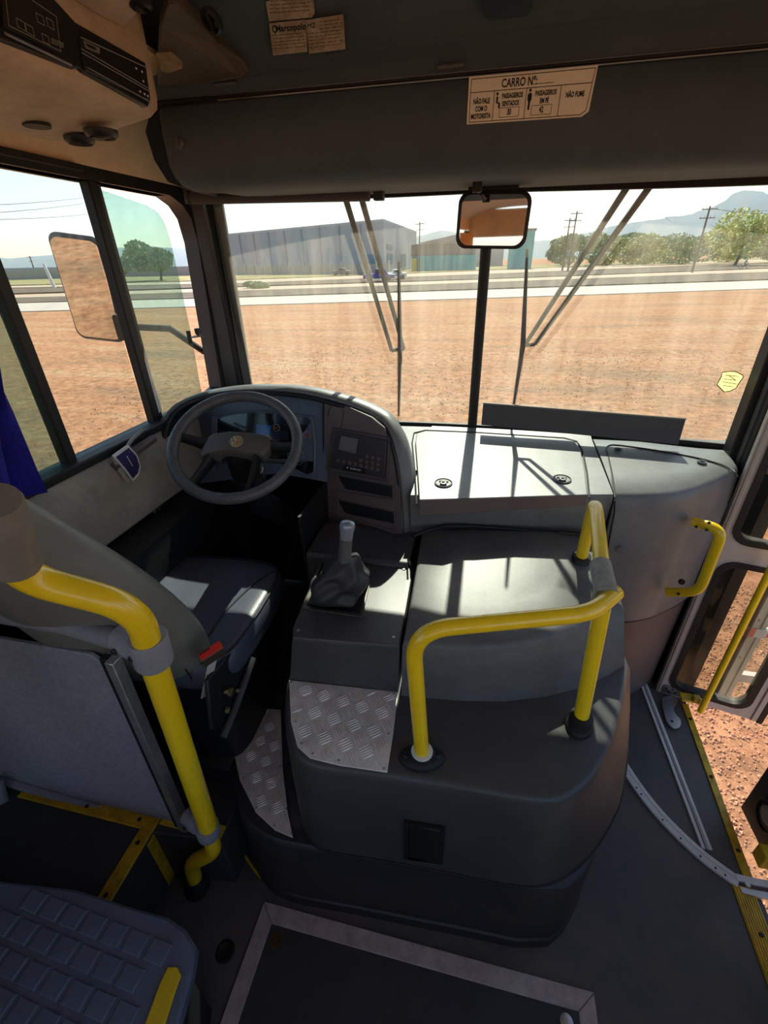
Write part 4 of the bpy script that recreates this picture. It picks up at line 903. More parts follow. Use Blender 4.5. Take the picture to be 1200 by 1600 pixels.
b = B(); b.tube(smoothc([cq(200, 696, -1.13), cq(207, 686, -1.14), cq(214, 680, -1.15), cq(222, 672, -1.16)], 4), .006, n=8); b.obj('cord_knot', SLVL, cl)
b = B(); b.tube(smoothc([cq(178, 730, -1.145), cq(215, 703, -1.135), cq(240, 685, -1.135)], 4), .014, n=10); b.obj('cable_duct', PLB, label='brownish round duct along the window sill beside the pod', cat='duct')

# ================================================================== ROOF CONSOLE (upper left)
rc = thing('roof_console', 'dusty beige overhead console holding black control units above the side window', 'console', (-.95, .9, 2.2))
UX = -.75
yE = 1.155
prof = [(UX+.005, 2.43), (UX, 2.35), (UX, 2.215), (UX-.006, 2.192), (UX-.03, 2.178), (UX-.15, 2.168), (UX-.28, 2.155), (UX-.31, 2.17), (UX-.36, 2.25), (UX-.36, 2.43)]
rg = [[Vector((x, y, z)) for x, z in prof] for y in (-1.2, .2, .8, 1.0)]
cx_ = UX-.17; 
for y, k in ((1.10, .99), (1.15, .965), (1.185, .90), (1.20, .82)):
    rg.append([Vector((cx_+(x-cx_)*k, y+.02*(x < UX-.05), 2.34+(z-2.34)*k)) for x, z in prof])
b = B(); b.loft(rg); b.obj('housing', BEI2, rc, smooth=50)
def cs(px, py, off=.002): 
    p = at(px, py, x=UX+off); return p
b = B(); b.prism([cs(0, 62, .004), cs(116, 108, .004), cs(122, 106, .004), cs(130, 113, .004), cs(232, 168, .004), cs(236, 155, .004), cs(228, 98, .004), cs(118, 34, .004), cs(60, -30, .004), cs(-60, -60, .004), cs(-60, 40, .004)], (-.02, 0, 0)); b.obj('black_bezel', PLD, rc, bevel=.003, smooth=0)
b = B(); b.prism([cs(6, 42, .010), cs(96, 84, .010), cs(88, 22, .010), cs(40, -14, .010), cs(2, -20, .010)], (-.006, 0, 0)); u1 = b.obj('control_panel', INK, rc, smooth=0, bevel=.001)
def line(b, p, q, r=.0008): b.tube([p, q], r, n=4)
GRYI = mat('grey_print', (120, 118, 110), .5)
b = B(); L_ = [cs(8, -10, .0108), cs(14, 40, .0108), cs(95, 80, .0108), cs(88, 26, .0108), cs(50, 0, .0108)]
for i in range(4): line(b, L_[i], L_[i+1])
def sqr(b, x, y, w_, h_, sk):
    q = [cs(x, y, .0108), cs(x+w_, y+sk, .0108), cs(x+w_+3, y+sk+h_, .0108), cs(x+3, y+h_, .0108)]
    for i in range(4): line(b, q[i], q[(i+1) % 4], .0007)
sqr(b, 25, 28, 13, 14, 7); sqr(b, 39, 36, 12, 14, 7); sqr(b, 56, 20, 11, 14, 6); sqr(b, 72, 27, 10, 14, 6); sqr(b, 65, 52, 10, 13, 5)
for k in range(3): line(b, cs(80, 60+k*3, .0108), cs(99, 68+k*3, .0108), .0008)
b.obj('printed_symbols', GRYI, u1, kind='stuff')
b = B(); line(b, cs(8, 52, .012), cs(112, 102, .012), .002); b.obj('edge_bar', SLV, rc)
# tachograph
b = B(); b.prism([cs(124, 58, .008), cs(226, 102, .008), cs(236, 158, .008), cs(134, 110, .008)], (-.01, 0, 0)); tg_ = b.obj('recorder_unit', PLD, rc, bevel=.002, smooth=0)
b = B()
for a, c in (((127, 76), (232, 138)), ((128, 82), (234, 143)), ((136, 105), (236, 160)), ((126, 58), (230, 106))): line(b, cs(a[0], a[1], .010), cs(c[0], c[1], .010), .0010)
b.obj('unit_grooves', SLV, tg_)
b = B(); b.prism([cs(131, 63, .0105), cs(156, 75, .0105), cs(156, 84, .0105), cs(134, 75, .0105)], (-.002, 0, 0)); b.obj('paper_label', GRYI, tg_, smooth=0)
b = B(); b.prism([cs(134, 67, .011), cs(149, 74, .011), cs(151, 79, .011), cs(137, 73, .011)], (-.001, 0, 0)); b.obj('label_window', INK, tg_, smooth=0)
b = B()
for x, y in ((213, 107), (222, 112), (224, 127), (219, 143), (226, 147), (231, 150)): b.box(cs(x, y, .0105), (.001, .004, .003))
b.obj('unit_marks', INKW, tg_, kind='stuff')
# round outlets under the console
for px, py, R_, vane in ((158, 207, .030, True), (124, 217, .028, False)):
    z = 2.160; c = at(px, py, z=z-.001)
    b = B(); b.lathe([(R_*1.15, .004), (R_*1.12, -.004), (R_*.92, -.010), (R_*.86, -.004), (R_*.8, .004)], c, (0, 0, 1), n=28); ou = b.obj('air_outlet', PLD, rc, smooth=60)
    b = B(); b.lathe([(R_*.84, .001), (R_*.84, .002)], c, (0, 0, 1), n=24); b.obj('outlet_hole', INK, ou)
    if vane:
        b = B(); b.tube([c+Vector((-R_*.8, 0, -.006)), c+Vector((0, 0, -.010)), c+Vector((R_*.8, 0, -.006))], .004, n=6); b.tube([c+Vector((0, -R_*.8, -.004)), c+Vector((0, R_*.8, -.004))], .003, n=6); b.obj('outlet_vane', PLF, ou)
b = B(); c = at(57, 194, z=2.163); b.lathe([(.026, .006), (.026, -.0015), (.001, -.0015)], c+Vector((0, 0, -.003)), (0, 0, 1), n=24); b.obj('speaker_hole', INK, rc)
# upper compartment lip above the units
uc = thing('roof_locker', 'beige overhead locker edge with round latches above the black control units', 'locker', (-.72, .9, 2.33))
lp_ = [(-.72, -1.2), (-.72, .75), (-.735, 1.02), (-.76, 1.10), (-.80, 1.13)]
q = [at(118, -20, z=2.30), at(150, 10, z=2.30), at(236, 82, z=2.30), at(243, 72, z=2.30), at(248, 40, z=2.31)]
b = B(); b.loft([[Vector((UX+.0, -1.2, 2.30)), Vector((UX+.11, -1.2, 2.335)), Vector((UX+.11, -1.2, 2.36)), Vector((UX, -1.2, 2.36))], [Vector((UX+.0, 1.02, 2.30)), Vector((UX+.11, 1.02, 2.335)), Vector((UX+.11, 1.02, 2.36)), Vector((UX, 1.02, 2.36))], [Vector((UX+.0, 1.09, 2.305)), Vector((UX+.09, 1.08, 2.335)), Vector((UX+.09, 1.08, 2.36)), Vector((UX, 1.09, 2.36))]]); b.obj('locker_lip', BEI2, uc, bevel=.006)
b = B(); c = at(219, 4, z=2.325); b.lathe([(.020, .01), (.020, -.006), (.015, -.010), (.013, -.003), (.001, -.003)], c, (0, 0, 1), n=22); b.obj('round_latch', PLD, uc)

# ================================================================== HEADER above the windshield
hd = thing('header_locker', 'wide dark header locker door above the windshield carrying the passenger notice', 'locker', (0, 1.5, 2.1))
HY = 1.40
def hat(px, py, dy=0): return at(px, py, y=HY+dy)
# lower door: swept profile
x0h, x1h = at(262, 220, y=1.44).x, 1.14
prof = [(0, 2.262), (-.008, 2.255), (-.014, 2.20), (-.010, 2.14), (.006, 2.105), (.035, 2.088), (.09, 2.082), (.20, 2.092), (.50, 2.105)]
rows = []
xsn = [x0h-.0, x0h+.015, x0h+.05, x0h+.12]+[x0h+.12+(x1h-x0h-.12)*k/8 for k in range(1, 9)]
def zoff(x): return -.012*((x-.1)/1.0)
for k, x in enumerate(xsn):
    e = [.035, .012, .003, 0][k] if k < 4 else 0
    rows.append([(x, HY+dy*1.0+e, z+zoff(x)*.5+e*.6*(1 if z < 2.12 else 0)) for dy, z in prof])
b = B(); b.slab(rows, (0, .012, -.0)); b.obj('locker_door', HEAD, hd, smooth=60, weld=True)
# upper fixed panel, leaning back towards the roof
rows = []
for x in (x0h-.10, x0h+.05, -.4, 0, .4, .8, 1.14): rows.append([(x, HY-.005, 2.272+zoff(x)*.5), (x, HY-.02, 2.295+zoff(x)*.4), (x, HY-.03, 2.30), (x, HY-.10, 2.345), (x, HY-.24, 2.41)])
b = B(); b.slab(rows, (0, .01, .01)); b.obj('upper_panel', HEAD, hd, smooth=40)
b = B(); b.tube([(x, HY-.006, 2.267+zoff(x)*.5) for x in (x0h, -.3, .3, .8, 1.12)], .004, n=6); b.obj('door_gap', INK, hd)
b = B(); b.tube([(x, HY-.052, 2.314) for x in (-.42, .3, .8, 1.12)], .0045, n=6); b.obj('raised_edge', HEAD, hd)
for px in (352, 705): 
    p = at(px, 103 if px > 500 else 131, y=HY-.02); b = B(); b.tube([p-Vector((.03, 0, 0)), p+Vector((.03, 0, 0))], .005, n=8); b.obj('hinge', PLF, hd)
b = B(); p = at(282, 224, y=HY-.012); b.lathe([(.013, 0), (.013, .006), (.008, .012), (.004, .012)], p, (0, -1, 0), n=16); b.box(p+Vector((0, -.012, 0)), (.006, .01, .018)); b.obj('quarter_lock', PLF, hd)
# side end panel of the header (dark) and corner panel with lamp plate
b = B(); b.prism([at(243, 135, y=1.45), at(300, 128, y=1.45), at(300, 300, y=1.62), at(262, 285, y=1.55), at(240, 250, y=1.50), at(226, 205, y=1.47)], (0, .25, 0)); b.obj('end_cheek', mat('dark_cheek', (34, 36, 38), .6), hd, bevel=.004)
cpn = thing('corner_panel', 'dusty grey corner panel with a metal lamp plate between roof console and header', 'panel', (-.8, 1.3, 2.25))
q = [at(248, 40, y=1.16), at(262, 8, y=1.12), at(280, 6, y=1.14), at(338, 66, y=1.27), at(380, 95, y=1.33), at(392, 112, y=1.36), at(375, 124, y=1.36), at(300, 134, y=1.36), at(246, 134, y=1.33), at(246, 90, y=1.24)]
b = B(); b.prism(q, (-.01, .03, .03)); b.obj('panel_face', mat('dusty_dark', (92, 84, 72), .6, bump=.4, bscale=260, var=.2, vscale=8), cpn, bevel=.006, smooth=0)
pc_ = at(265, 96, y=1.235); nn = (CAM-pc_).normalized(); uu = Vector((1, 0, 0)); uu = (uu-nn*uu.dot(nn)).normalized(); vv = nn.cross(uu)
q2 = plane_pts([(-.025, .016), (.010, .015), (.028, -.002), (.022, -.014), (-.01, -.018), (-.025, -.014)], pc_, uu, vv); b = B(); b.prism(q2, nn*.003); b.obj('lamp_plate', mat('aged_metal', (128, 118, 92), .5, metal=.4, var=.3, vscale=60), cpn, bevel=.001)
pc_ = at(332, 30, y=1.17); b = B(); b.lathe([(.022, 0), (.022, .008), (.017, .012), (.014, .004), (.001, .004)], pc_, (-.2, -.6, -.7), n=22); b.box(pc_+Vector((0, -.006, -.008)), (.006, .008, .026)); b.obj('round_catch', PLD, cpn)
# roller blind on the left part
rb = thing('roller_blind', 'rolled dark sun blind in brackets above the left windshield pane', 'blind', (-.75, 1.75, 2.07))
r0, r1 = at(300, 309, y=1.80), at(577, 303, y=1.80)
b = B(); b.tube([r0, r1], .021, n=16); b.obj('roll', mat('blind_fabric', (70, 58, 56), .7, bump=.3, bscale=200), rb)
b = B(); b.box(at(592, 301, y=1.80), (.035, .03, .045)); b.obj('bracket', PLD, rb, bevel=.004)
b = B(); b.box(r0+Vector((-.01, 0, .005)), (.02, .04, .05)); b.obj('bracket', PLD, rb, bevel=.004)
b = B(); p = at(963, 270, y=1.60); b.box(p, (.03, .008, .006)); b.obj('blind_hook', CHR, label='tiny metal hook under the header right of the mirror', cat='hook')

# ---- notices on the header
def plate_plane(c, yaw=0, lean=0): return Vector((1, 0, 0)), Vector((0, lean, 1)).normalized()
st = thing('passenger_notice', 'cream notice sticker with black lettering on the header locker door', 'sticker', tuple(hat(830, 148)))
SY = -.018
c4 = [hat(733, 120, SY), hat(935, 101, SY), hat(921, 181, SY), hat(729, 194, SY)]
for p in c4: p.y = HY-.0145-.0005
st_c = sum(c4, Vector())/4
def S(u_, v_, off=.0): # bilinear on sticker
    p = (c4[3]*(1-u_)+c4[2]*u_)*(1-v_)+(c4[0]*(1-u_)+c4[1]*u_)*v_; return Vector((p.x, p.y-.0014-off, p.z))
prs = [S(0, 0), S(.94, 0), S(1-.01, .10), S(1, 1), S(0, 1)]
B().prism([p for p in prs], (0, .0008+.006, 0)).obj('paper', PAPER, st, smooth=0)
b = B()
def rect(b, u0, v0, u1, v1, r=.0007):
    q = [S(u0, v0), S(u1, v0), S(u1, v1), S(u0, v1)]
    for i in range(4): b.tube([q[i], q[(i+1) % 4]], r, n=4)
q = [S(.02, .04), S(.925, .04), S(.965, .12), S(.985, .95), S(.02, .95)]
for i in range(5): b.tube([q[i], q[(i+1) % 5]], .0007, n=4)
b.tube([S(.02, .67), S(.975, .67)], .0007, n=4)
for u_ in (.215, .475, .745): b.tube([S(u_, .04), S(u_, .67)], .0007, n=4)
rect(b, .27, .10, .43, .30, .0005); rect(b, .53, .10, .69, .30, .0005); b.tube([S(.50, .74), S(.68, .74)], .0006, n=4)
b.obj('ruled_lines', INK, st)
su_ = (c4[1]-c4[0]).normalized(); sv_ = (c4[0]-c4[3]).normalized()
Wd = (c4[1]-c4[0]).length
def tx(s, u_, v_, sz, sx=.62): text(s, Wd*sz, S(u_, v_, .0004), su_, Vector((su_.z*-.0, 0, 1)), INK, st, sx=sx, bold=.0004)
tx('CARRO Nº:', .41, .80, .075, .75)
for s, u_, v_ in (('NÃO FALE', .115, .47), ('COM O', .115, .31), ('MOTORISTA', .115, .15)): tx(s, u_, v_, .047)
tx('PASSAGEIROS', .365, .54, .044); tx('SENTADOS', .355, .38, .044); tx('30', .35, .20, .055)
tx('PASSAGEIROS', .63, .54, .044); tx('EM PÉ', .625, .38, .044); tx('42', .61, .20, .055); tx('NÃO FUME', .86, .46, .046)
b = B()  # seated and standing pictograms
def dot(p, r): b.lathe([(r, 0), (r, .0006)], p, (0, -1, 0), n=12)
dot(S(.242, .60), .0028); b.tube([S(.242, .54), S(.242, .42), S(.262, .40), S(.262, .30)], .0022, n=5)
dot(S(.505, .62), .0028); b.tube([S(.505, .56), S(.505, .38)], .0034, n=5); b.tube([S(.492, .54), S(.492, .42)], .001, n=4); b.tube([S(.518, .54), S(.518, .42)], .001, n=4); b.tube([S(.502, .4), S(.500, .22)], .0012, n=4); b.tube([S(.508, .4), S(.508, .22)], .0012, n=4)
b.obj('pictograms', INK, st)
# maker plates on the upper panel
def yh(z): return HY-.03-(z-2.30)*1.55
def hup(px, py, off=.0):
    y = 1.3
    for _ in range(25): p = at(px, py, y=y); y = .5*y+.5*(HY-.031-(p.z-2.30)*(.07/.045) if p.z > 2.30 else HY-.028)-.0
    p.y -= .0125+off; p.z -= .004; return p
def plate(name, label, px, m):
    q = [hup(x, y) for x, y in px]; t = thing(name, label, 'plate', tuple(sum(q, Vector())/len(q)))
    B().prism(q, (0, -.0008, -.0008)).obj('plate_face', m, t, smooth=0); return t
ta = plate('maker_plate', 'topmost aged paper plate on the upper header panel', [(419, 3), (445, -6), (492, -10), (495, 20), (490, 27), (424, 33)], PAPD)
tb = plate('maker_plate', 'aged plate with a bold maker name on the upper header panel', [(424, 36), (481, 30), (483, 80), (430, 86)], PAPD)
tc2 = plate('maker_plate', 'aged specification plate with small print at the right of the group of plates', [(481, 31), (539, 22), (542, 76), (486, 83)], PAPD)
tu = (hup(480, 46)-hup(438, 50)).normalized(); tv = (hup(455, 40)-hup(458, 70)).normalized()
BRN = mat('brown_ink', (58, 36, 26), .6)
text('Marcopolo', .0175, hup(458, 44, .0022), tu, tv, INK, tb, sx=.9, bold=.0004)
b = B(); c = hup(433, 46, .0022); b.tube([c+tu*math.cos(a)*.005+tv*math.sin(a)*.006 for a in [2*PI*k/14 for k in range(14)]], .0012, n=5, closed=True); b.tube([c-tv*.005, c-tv*.010], .0012, n=5); b.obj('ring_mark', INK, tb)
text('MZ', .013, hup(490, 41, .0022), tu, tv, INK, tc2); text('6', .011, hup(531, 30, .0022), tu, tv, RED, tc2)
def smallprint(t, x0, y0, x1, n, dy, slope):
    b = B(); rnd = random.Random(len(t.name)*7+n)
    for k in range(n):
        x = x0
        while x < x1-2:
            L_ = rnd.uniform(3, 9); xe = min(x1, x+L_); y = y0+k*dy
            p, q = hup(x, y+(x-x0)*slope, .0022), hup(xe, y+(xe-x0)*slope, .0022); b.tube([p, q], .0006, n=3); x = xe+rnd.uniform(1, 3)
    b.obj('small_print', BRN, t, kind='stuff')
smallprint(tb, 430, 56, 479, 5, 5.2, -.09); smallprint(ta, 426, 3, 488, 4, 6.0, -.07); smallprint(tc2, 503, 35, 538, 8, 5.4, -.12); smallprint(tc2, 486, 53, 500, 5, 5.5, -.12)
# stop sign lens
q = [hup(x, y) for x, y in [(752, -14), (835, -18), (832, 10), (824, 22), (768, 30), (757, 22)]]
ss = thing('stop_sign', 'dark lens with faint stop-requested lettering at the top edge of the header', 'sign', tuple(sum(q, Vector())/6))
B().prism(q, (0, -.005, -.005)).obj('lens', mat('smoked_lens', (38, 42, 42), .3), ss, smooth=0, bevel=.002)
tu = (hup(815, 12)-hup(768, 16)).normalized(); tv = (hup(790, 0)-hup(792, 24)).normalized()
FNT = mat('faint_letters', (128, 134, 132), .6)
text('SOLICITADA', .0150, hup(791, 14, .0075), tu, tv, FNT, ss); text('PARADA', .0150, hup(785, 3, .0075), tu, tv, FNT, ss)
# ---- interior mirror
im = thing('interior_mirror', 'black framed rounded interior mirror hanging below the header', 'mirror', tuple(at(770, 345, y=1.80)))
mc = at(770, 345, y=1.80); mn = Vector((-.06, -.99, -.012)).normalized(); mu = Vector((1, 0, -.035)); mu = (mu-mn*mu.dot(mn)).normalized(); mv = mu.cross(mn)*-1
if mv.z < 0: mv = -mv
pr_ = rrect(.232, .160, .034, 6)
b = B(); b.loft([plane_pts([(x*s_, y*s_) for x, y in pr_], mc+mn*h, mu, mv) for s_, h in ((.8, -.035), (.96, -.02), (1, .0), (1, .012), (.95, .014))]); b.obj('frame', PLD, im, smooth=50)
b = B(); b.prism(plane_pts([(x*.9, y*.88) for x, y in pr_], mc+mn*.0135, mu, mv), mn*.0015); b.obj('mirror_glass', MIRR, im, smooth=0)
b = B(); b.tube([mc-mn*.02, mc-mn*.03+Vector((0, .02, .06)), mc+Vector((0, .03, .11))], .012, n=10); b.box(at(770, 306, y=1.80)+Vector((0, .02, .012)), (.16, .03, .03)); b.obj('mount', PLD, im, bevel=.003)
b = B(); p = at(746, 289, y=1.62); b.box(p, (.026, .02, .035)); b.tube([p, p+Vector((.0, .04, -.01)), p+Vector((.0, .15, .0))], .006, n=8); b.obj('hook_clip', PLD, label='small black clip under the header left of the mirror', cat='clip', bevel=.002)

# ---- destination board leaning at the windshield
db = thing('folding_board', 'long dark board standing on the dashboard against the right windshield pane', 'board', (.4, 1.95, 1.22))
q = [at(755, 630, y=1.985), at(1072, 655, y=1.93), at(1060, 695, y=1.915), at(752, 664, y=1.965)]
b = B(); b.prism(q, (0, .012, 0)); b.obj('board_panel', mat('board_black', (60, 60, 62), .5, bump=.2, bscale=200), db, bevel=.002)
b = B(); b.tube([q[0], q[1]], .004, n=8); b.obj('board_edge', mat('board_rim', (120, 118, 110), .5), db)
b = B(); b.tube([q[1]-Vector((.06, .004, .045)), q[1]-Vector((.055, .004, .028)), q[1]-Vector((.02, .004, .022))], .0012, n=5); b.obj('scuff_line', PLF, db)
# ---- shield sticker
sx_ = [(1128, 582), (1142, 580), (1150, 581), (1160, 586), (1161, 589), (1152, 602), (1150, 606), (1140, 611), (1131, 612), (1120, 601), (1122, 597), (1127, 588)]
def gat(px, py):
    y = 1.9
    for _ in range(10): p = at(px, py, y=y); y = wsy(p.x, p.z)-.007
    return p
q = [gat(x, y) for x, y in sx_]; ss2 = thing('shield_sticker', 'small pale yellow shield shaped sticker low on the right windshield pane', 'sticker', tuple(sum(q, Vector())/12))
pym = bpy.data.materials.new('pale_yellow_film'); pym.use_nodes = True; _n = pym.node_tree.nodes; _l = pym.node_tree.links; _n.clear()
_o = _n.new('ShaderNodeOutputMaterial'); _t = _n.new('ShaderNodeBsdfTranslucent'); _t.inputs[0].default_value = (*lin((250, 246, 190)), 1); _l.new(_t.outputs[0], _o.inputs[0])
B().prism(q, (0, .0008, 0)).obj('sticker_face', pym, ss2, smooth=0)
b = B(); b.tube([p-Vector((0, .002, 0)) for p in q], .0018, n=5, closed=True)
for a, c in (((1133, 586), (1154, 588)), ((1131, 592), (1149, 594)), ((1128, 596), (1151, 600)), ((1129, 602), (1146, 604)), ((1139, 587), (1149, 594))): b.tube([gat(*a)-Vector((0, .003, 0)), gat(*c)-Vector((0, .003, 0))], .0013, n=4)
b.obj('dark_print', mat('olive_ink', (70, 66, 30), .6), ss2)

# ---- wipers outside
WPM = mat('wiper_arm_metal', (120, 118, 104), .6, bump=.9, bscale=220, tint2=(60, 60, 52), vscale=160)
def wy(x, z): return wsy(x, z)+.035
def wat(px, py, e=0):
    y = 2.1
    for _ in range(10): p = at(px, py, y=y); y = wy(p.x, p.z)+e
    return p
for lab, bl, arms in (('windshield wiper on the left pane with twin speckled arms', [(623, 408), (625, 545), (623, 650)], [((541, 314), (612, 548)), ((566, 314), (631, 546))]),
                      ('windshield wiper on the right pane with twin speckled arms', [(824, 388), (817, 540), (800, 648)], [((975, 300), (822, 536)), ((1012, 296), (836, 538))])):
    p = wat(*bl[1]); wt = thing('windshield_wiper', lab, 'wiper', tuple(p), 'windshield wipers')
    b = B(); b.tube([wat(*bl[0]), wat(*bl[1]), wat(*bl[2])], [.005, .011, .005], n=8); b.obj('blade', RUB, wt)
    for a, c in arms:
        A_, C_ = wat(a[0], a[1], .03), wat(c[0], c[1], .012); A_ = A_+(A_-C_)*.12
        b = B(); b.tube([A_, C_], [.0125, .0085], n=8); b.obj('arm', WPM, wt)
    C1, C2 = wat(arms[0][1][0], arms[0][1][1], .01), wat(arms[1][1][0], arms[1][1][1], .01)
    b = B(); b.tube([C1, wat(bl[1][0], bl[1][1], .005), C2], .008, n=8); b.obj('joint', RUB, wt)

# ---- exterior mirror (left)
em_ = thing('exterior_mirror', 'tall rounded exterior mirror outside the driver side window', 'mirror', (-1.58, 1.71, 1.6))
q = [at(70, 362, y=1.68), at(158, 372, y=1.76), at(200, 537, y=1.74), at(128, 528, y=1.66)]
mc = sum(q, Vector())/4; nq = Vector((.224, -.96, -.16)).normalized()
q = [CAM+(p-CAM)*((mc-CAM).dot(nq)/(p-CAM).dot(nq)) for p in q]
mu = ((q[1]-q[0])+(q[2]-q[3])).normalized(); mv = ((q[0]-q[3])+(q[1]-q[2])).normalized(); mnn = mu.cross(mv).normalized()
if mnn.y > 0: mnn = -mnn
W_, H_ = ((q[1]-q[0]).length+(q[2]-q[3]).length)/2, ((q[0]-q[3]).length+(q[1]-q[2]).length)/2
pr_ = rrect(W_, H_, .035, 6); pr_ = [(x+.012*(y/H_), y) for x, y in pr_]
b = B(); b.loft([plane_pts([(x*s_, y*s_) for x, y in pr_], mc+mnn*h, mu, mv) for s_, h in ((.75, -.05), (.95, -.03), (1.0, 0), (1.0, .01), (.965, .013))]); b.obj('mirror_shell', mat('mirror_shell', (84, 84, 82), .5), em_, smooth=50)
b = B(); b.prism(plane_pts([(x*.90, y*.93) for x, y in pr_], mc+mnn*.020, mu, mv), mnn*.001); gm = b.obj('mirror_glass', MIRR, em_, smooth=0)
b = B(); p = at(190, 510, y=1.72); b.loft([plane_pts(rrect(.035, .10, .012, 3), p+mnn*h, mu, mv) for h in (-.03, .022)]); b.obj('mirror_bracket', PLD, em_, smooth=40)
b = B(); b.tube([p, p+Vector((.15, .10, -.02)), Vector((-1.27, 1.93, 1.55))], .014, n=10); b.obj('mirror_arm', PLD, em_)

# ================================================================== DOORWAY: leaves, tracks
LY = 1.745
def lf(px, py, off=0): # leaf plane: y = 1.78 - .24*(x-.97)
    y = 1.72
    for _ in range(12): p = at(px, py, y=y); y = 1.775-.235*(p.x-.97)-off
    return p
LU = Vector((1, -.235, 0)).normalized(); LN = Vector((-.235, -1, 0)).normalized(); LV = Vector((0, 0, 1))
LO = Vector((.972, 1.775, 0))
def Lp(u_, z, off=0): return LO+LU*u_+LN*off+Vector((0, 0, z))
d1 = struct('door_1', tuple(LO))
LW = .41
def rloop(u0, u1, z0, z1, r, n=5): return [( (u0+u1)/2+x, (z0+z1)/2+y) for x, y in rrect(u1-u0, z1-z0, r, n)]
def holeband(u0, u1, z0, z1, g, r, name, m, off0, off1, parent):
    """frame around a rounded opening"""
    a = rloop(u0, u1, z0, z1, r); c = rloop(u0+g, u1-g, z0+g, z1-g, max(.004, r-g*.6))
    b = B(); A_ = [Lp(u, z, off1) for u, z in a]; C_ = [Lp(u, z, off1) for u, z in c]; A2 = [Lp(u, z, off0) for u, z in a]; C2 = [Lp(u, z, off0) for u, z in c]
    b.loft([A_, C_, C2, A2, A_], cap=False); return b.obj(name, m, parent, smooth=40)
gx0 = .045; gx1 = LW-.06
zA0, zA1, zB0, zB1 = .055, .80, .905, 1.75
# leaf skin as bars around two openings
def skin(u0, u1, z0, z1, nm='leaf_panel'): return B().box(Lp((u0+u1)/2, (z0+z1)/2), (u1-u0, .03, z1-z0), axes=(LU, LN, LV)).obj(nm, DOORP, d1, bevel=.004)
# continuous leaf: outer rectangle minus two rounded windows, built as two framed halves
def half(z0, z1, w0, w1, nm):
    a = []; c = rloop(gx0, gx1, w0, w1, .06, 6)
    n = len(c)
    # project each loop point outward onto the rectangle
    cu, cz = (gx0+gx1)/2, (w0+w1)/2
    for i, (u, z) in enumerate(c):
        seg = i//7; co = [(LW, z1), (0, z1), (0, z0), (LW, z0)][seg]; k = i % 7
        if seg == 0: o = (LW, z) if k < 3 else (co if k == 3 else (u, z1))
        elif seg == 1: o = (u, z1) if k < 3 else (co if k == 3 else (0, z))
        elif seg == 2: o = (0, z) if k < 3 else (co if k == 3 else (u, z0))
        else: o = (u, z0) if k < 3 else (co if k == 3 else (LW, z))
        a.append(o)
    b = B(); A_ = [Lp(u, z, .015) for u, z in a]; C_ = [Lp(u, z, .015) for u, z in c]; A2 = [Lp(u, z, -.015) for u, z in a]; C2 = [Lp(u, z, -.015) for u, z in c]
    b.loft([A_, C_, C2, A2, A_], cap=False); return b.obj(nm, DOORP, d1, smooth=30)
half(.0, .853, zA0, zA1, 'lower_leaf_frame'); half(.853, 1.95, zB0, zB1, 'upper_leaf_frame')
holeband(gx0-.012, gx1+.012, zA0-.012, zA1+.012, .024, .065, 'window_gasket', RUB, -.02, .022, d1)
holeband(gx0-.012, gx1+.012, zB0-.012, zB1+.012, .024, .065, 'window_gasket', RUB, -.02, .022, d1)
B().box(Lp((gx0+gx1)/2, (zA0+zA1)/2), (gx1-gx0, .004, zA1-zA0), axes=(LU, LN, LV)).obj('door_pane', DGLS, d1, smooth=0)
B().box(Lp((gx0+gx1)/2, (zB0+zB1)/2), (gx1-gx0, .004, zB1-zB0), axes=(LU, LN, LV)).obj('door_pane', DGLS, d1, smooth=0)
B().box(Lp(.011, .95, .018), (.010, .006, 1.9), axes=(LU, LN, LV)).obj('edge_bead', mat('bead', (168, 156, 146), .4), d1, bevel=.002)
B().box(Lp(LW-.022, .95, .017), (.004, .004, 1.9), axes=(LU, LN, LV)).obj('edge_line', PLB, d1)
B().box(Lp(LW+.012, .95), (.024, .035, 1.92), axes=(LU, LN, LV)).obj('rubber_edge', RUB, d1, bevel=.004)
# second folded leaf seen through the glass
d2 = struct('door_2', (1.25, 1.95, 0))
o2 = Vector((1.18, 2.02, 0)); u2 = Vector((.30, .95, 0)).normalized(); u2 = Vector((1, .12, 0)).normalized()
b = B(); b.box((1.34, 1.90, .85), (.075, .035, 1.9)); b.obj('leaf_stile', mat('pale_green_paint', (190, 190, 172), .45), d2, bevel=.004)
b = B(); b.box((1.305, 1.888, .85), (.012, .03, 1.9)); b.obj('stile_seal', RUB, d2)
b = B(); b.box((1.352, 1.880, .85), (.003, .004, 1.9)); b.obj('stile_groove', PLB, d2)
b = B()
for z in (.18, .42, .7, 1.0): b.lathe([(.005, 0), (.004, .003)], (1.33, 1.881, z), (0, -1, 0), n=8)
b.obj('rivets', PLB, d2, kind='stuff')
REF = mat('reflective_red', (226, 52, 32), .35); 
b = B(); b.box((1.315, 1.878, .345), (.05, .004, .05)); b.obj('red_tape', REF, d2); b = B(); b.box((1.36, 1.877, .345), (.05, .003, .05)); b.obj('white_tape', WHT, d2)
b = B(); b.box((1.47, 1.90, .34), (.22, .01, .05)); b.obj('white_tape', WHT, d2); b = B(); b.box((1.47, 1.888, .328), (.20, .006, .022)); b.obj('red_tape', REF, d2)
b = B(); b.box((1.48, 1.90, .04), (.28, .03, .05)); b.obj('leaf_bottom', DOORP, d2)
b = B(); b.box((1.60, 1.90, .85), (.05, .03, 1.9)); b.obj('leaf_stile', DOORP, d2, bevel=.004)
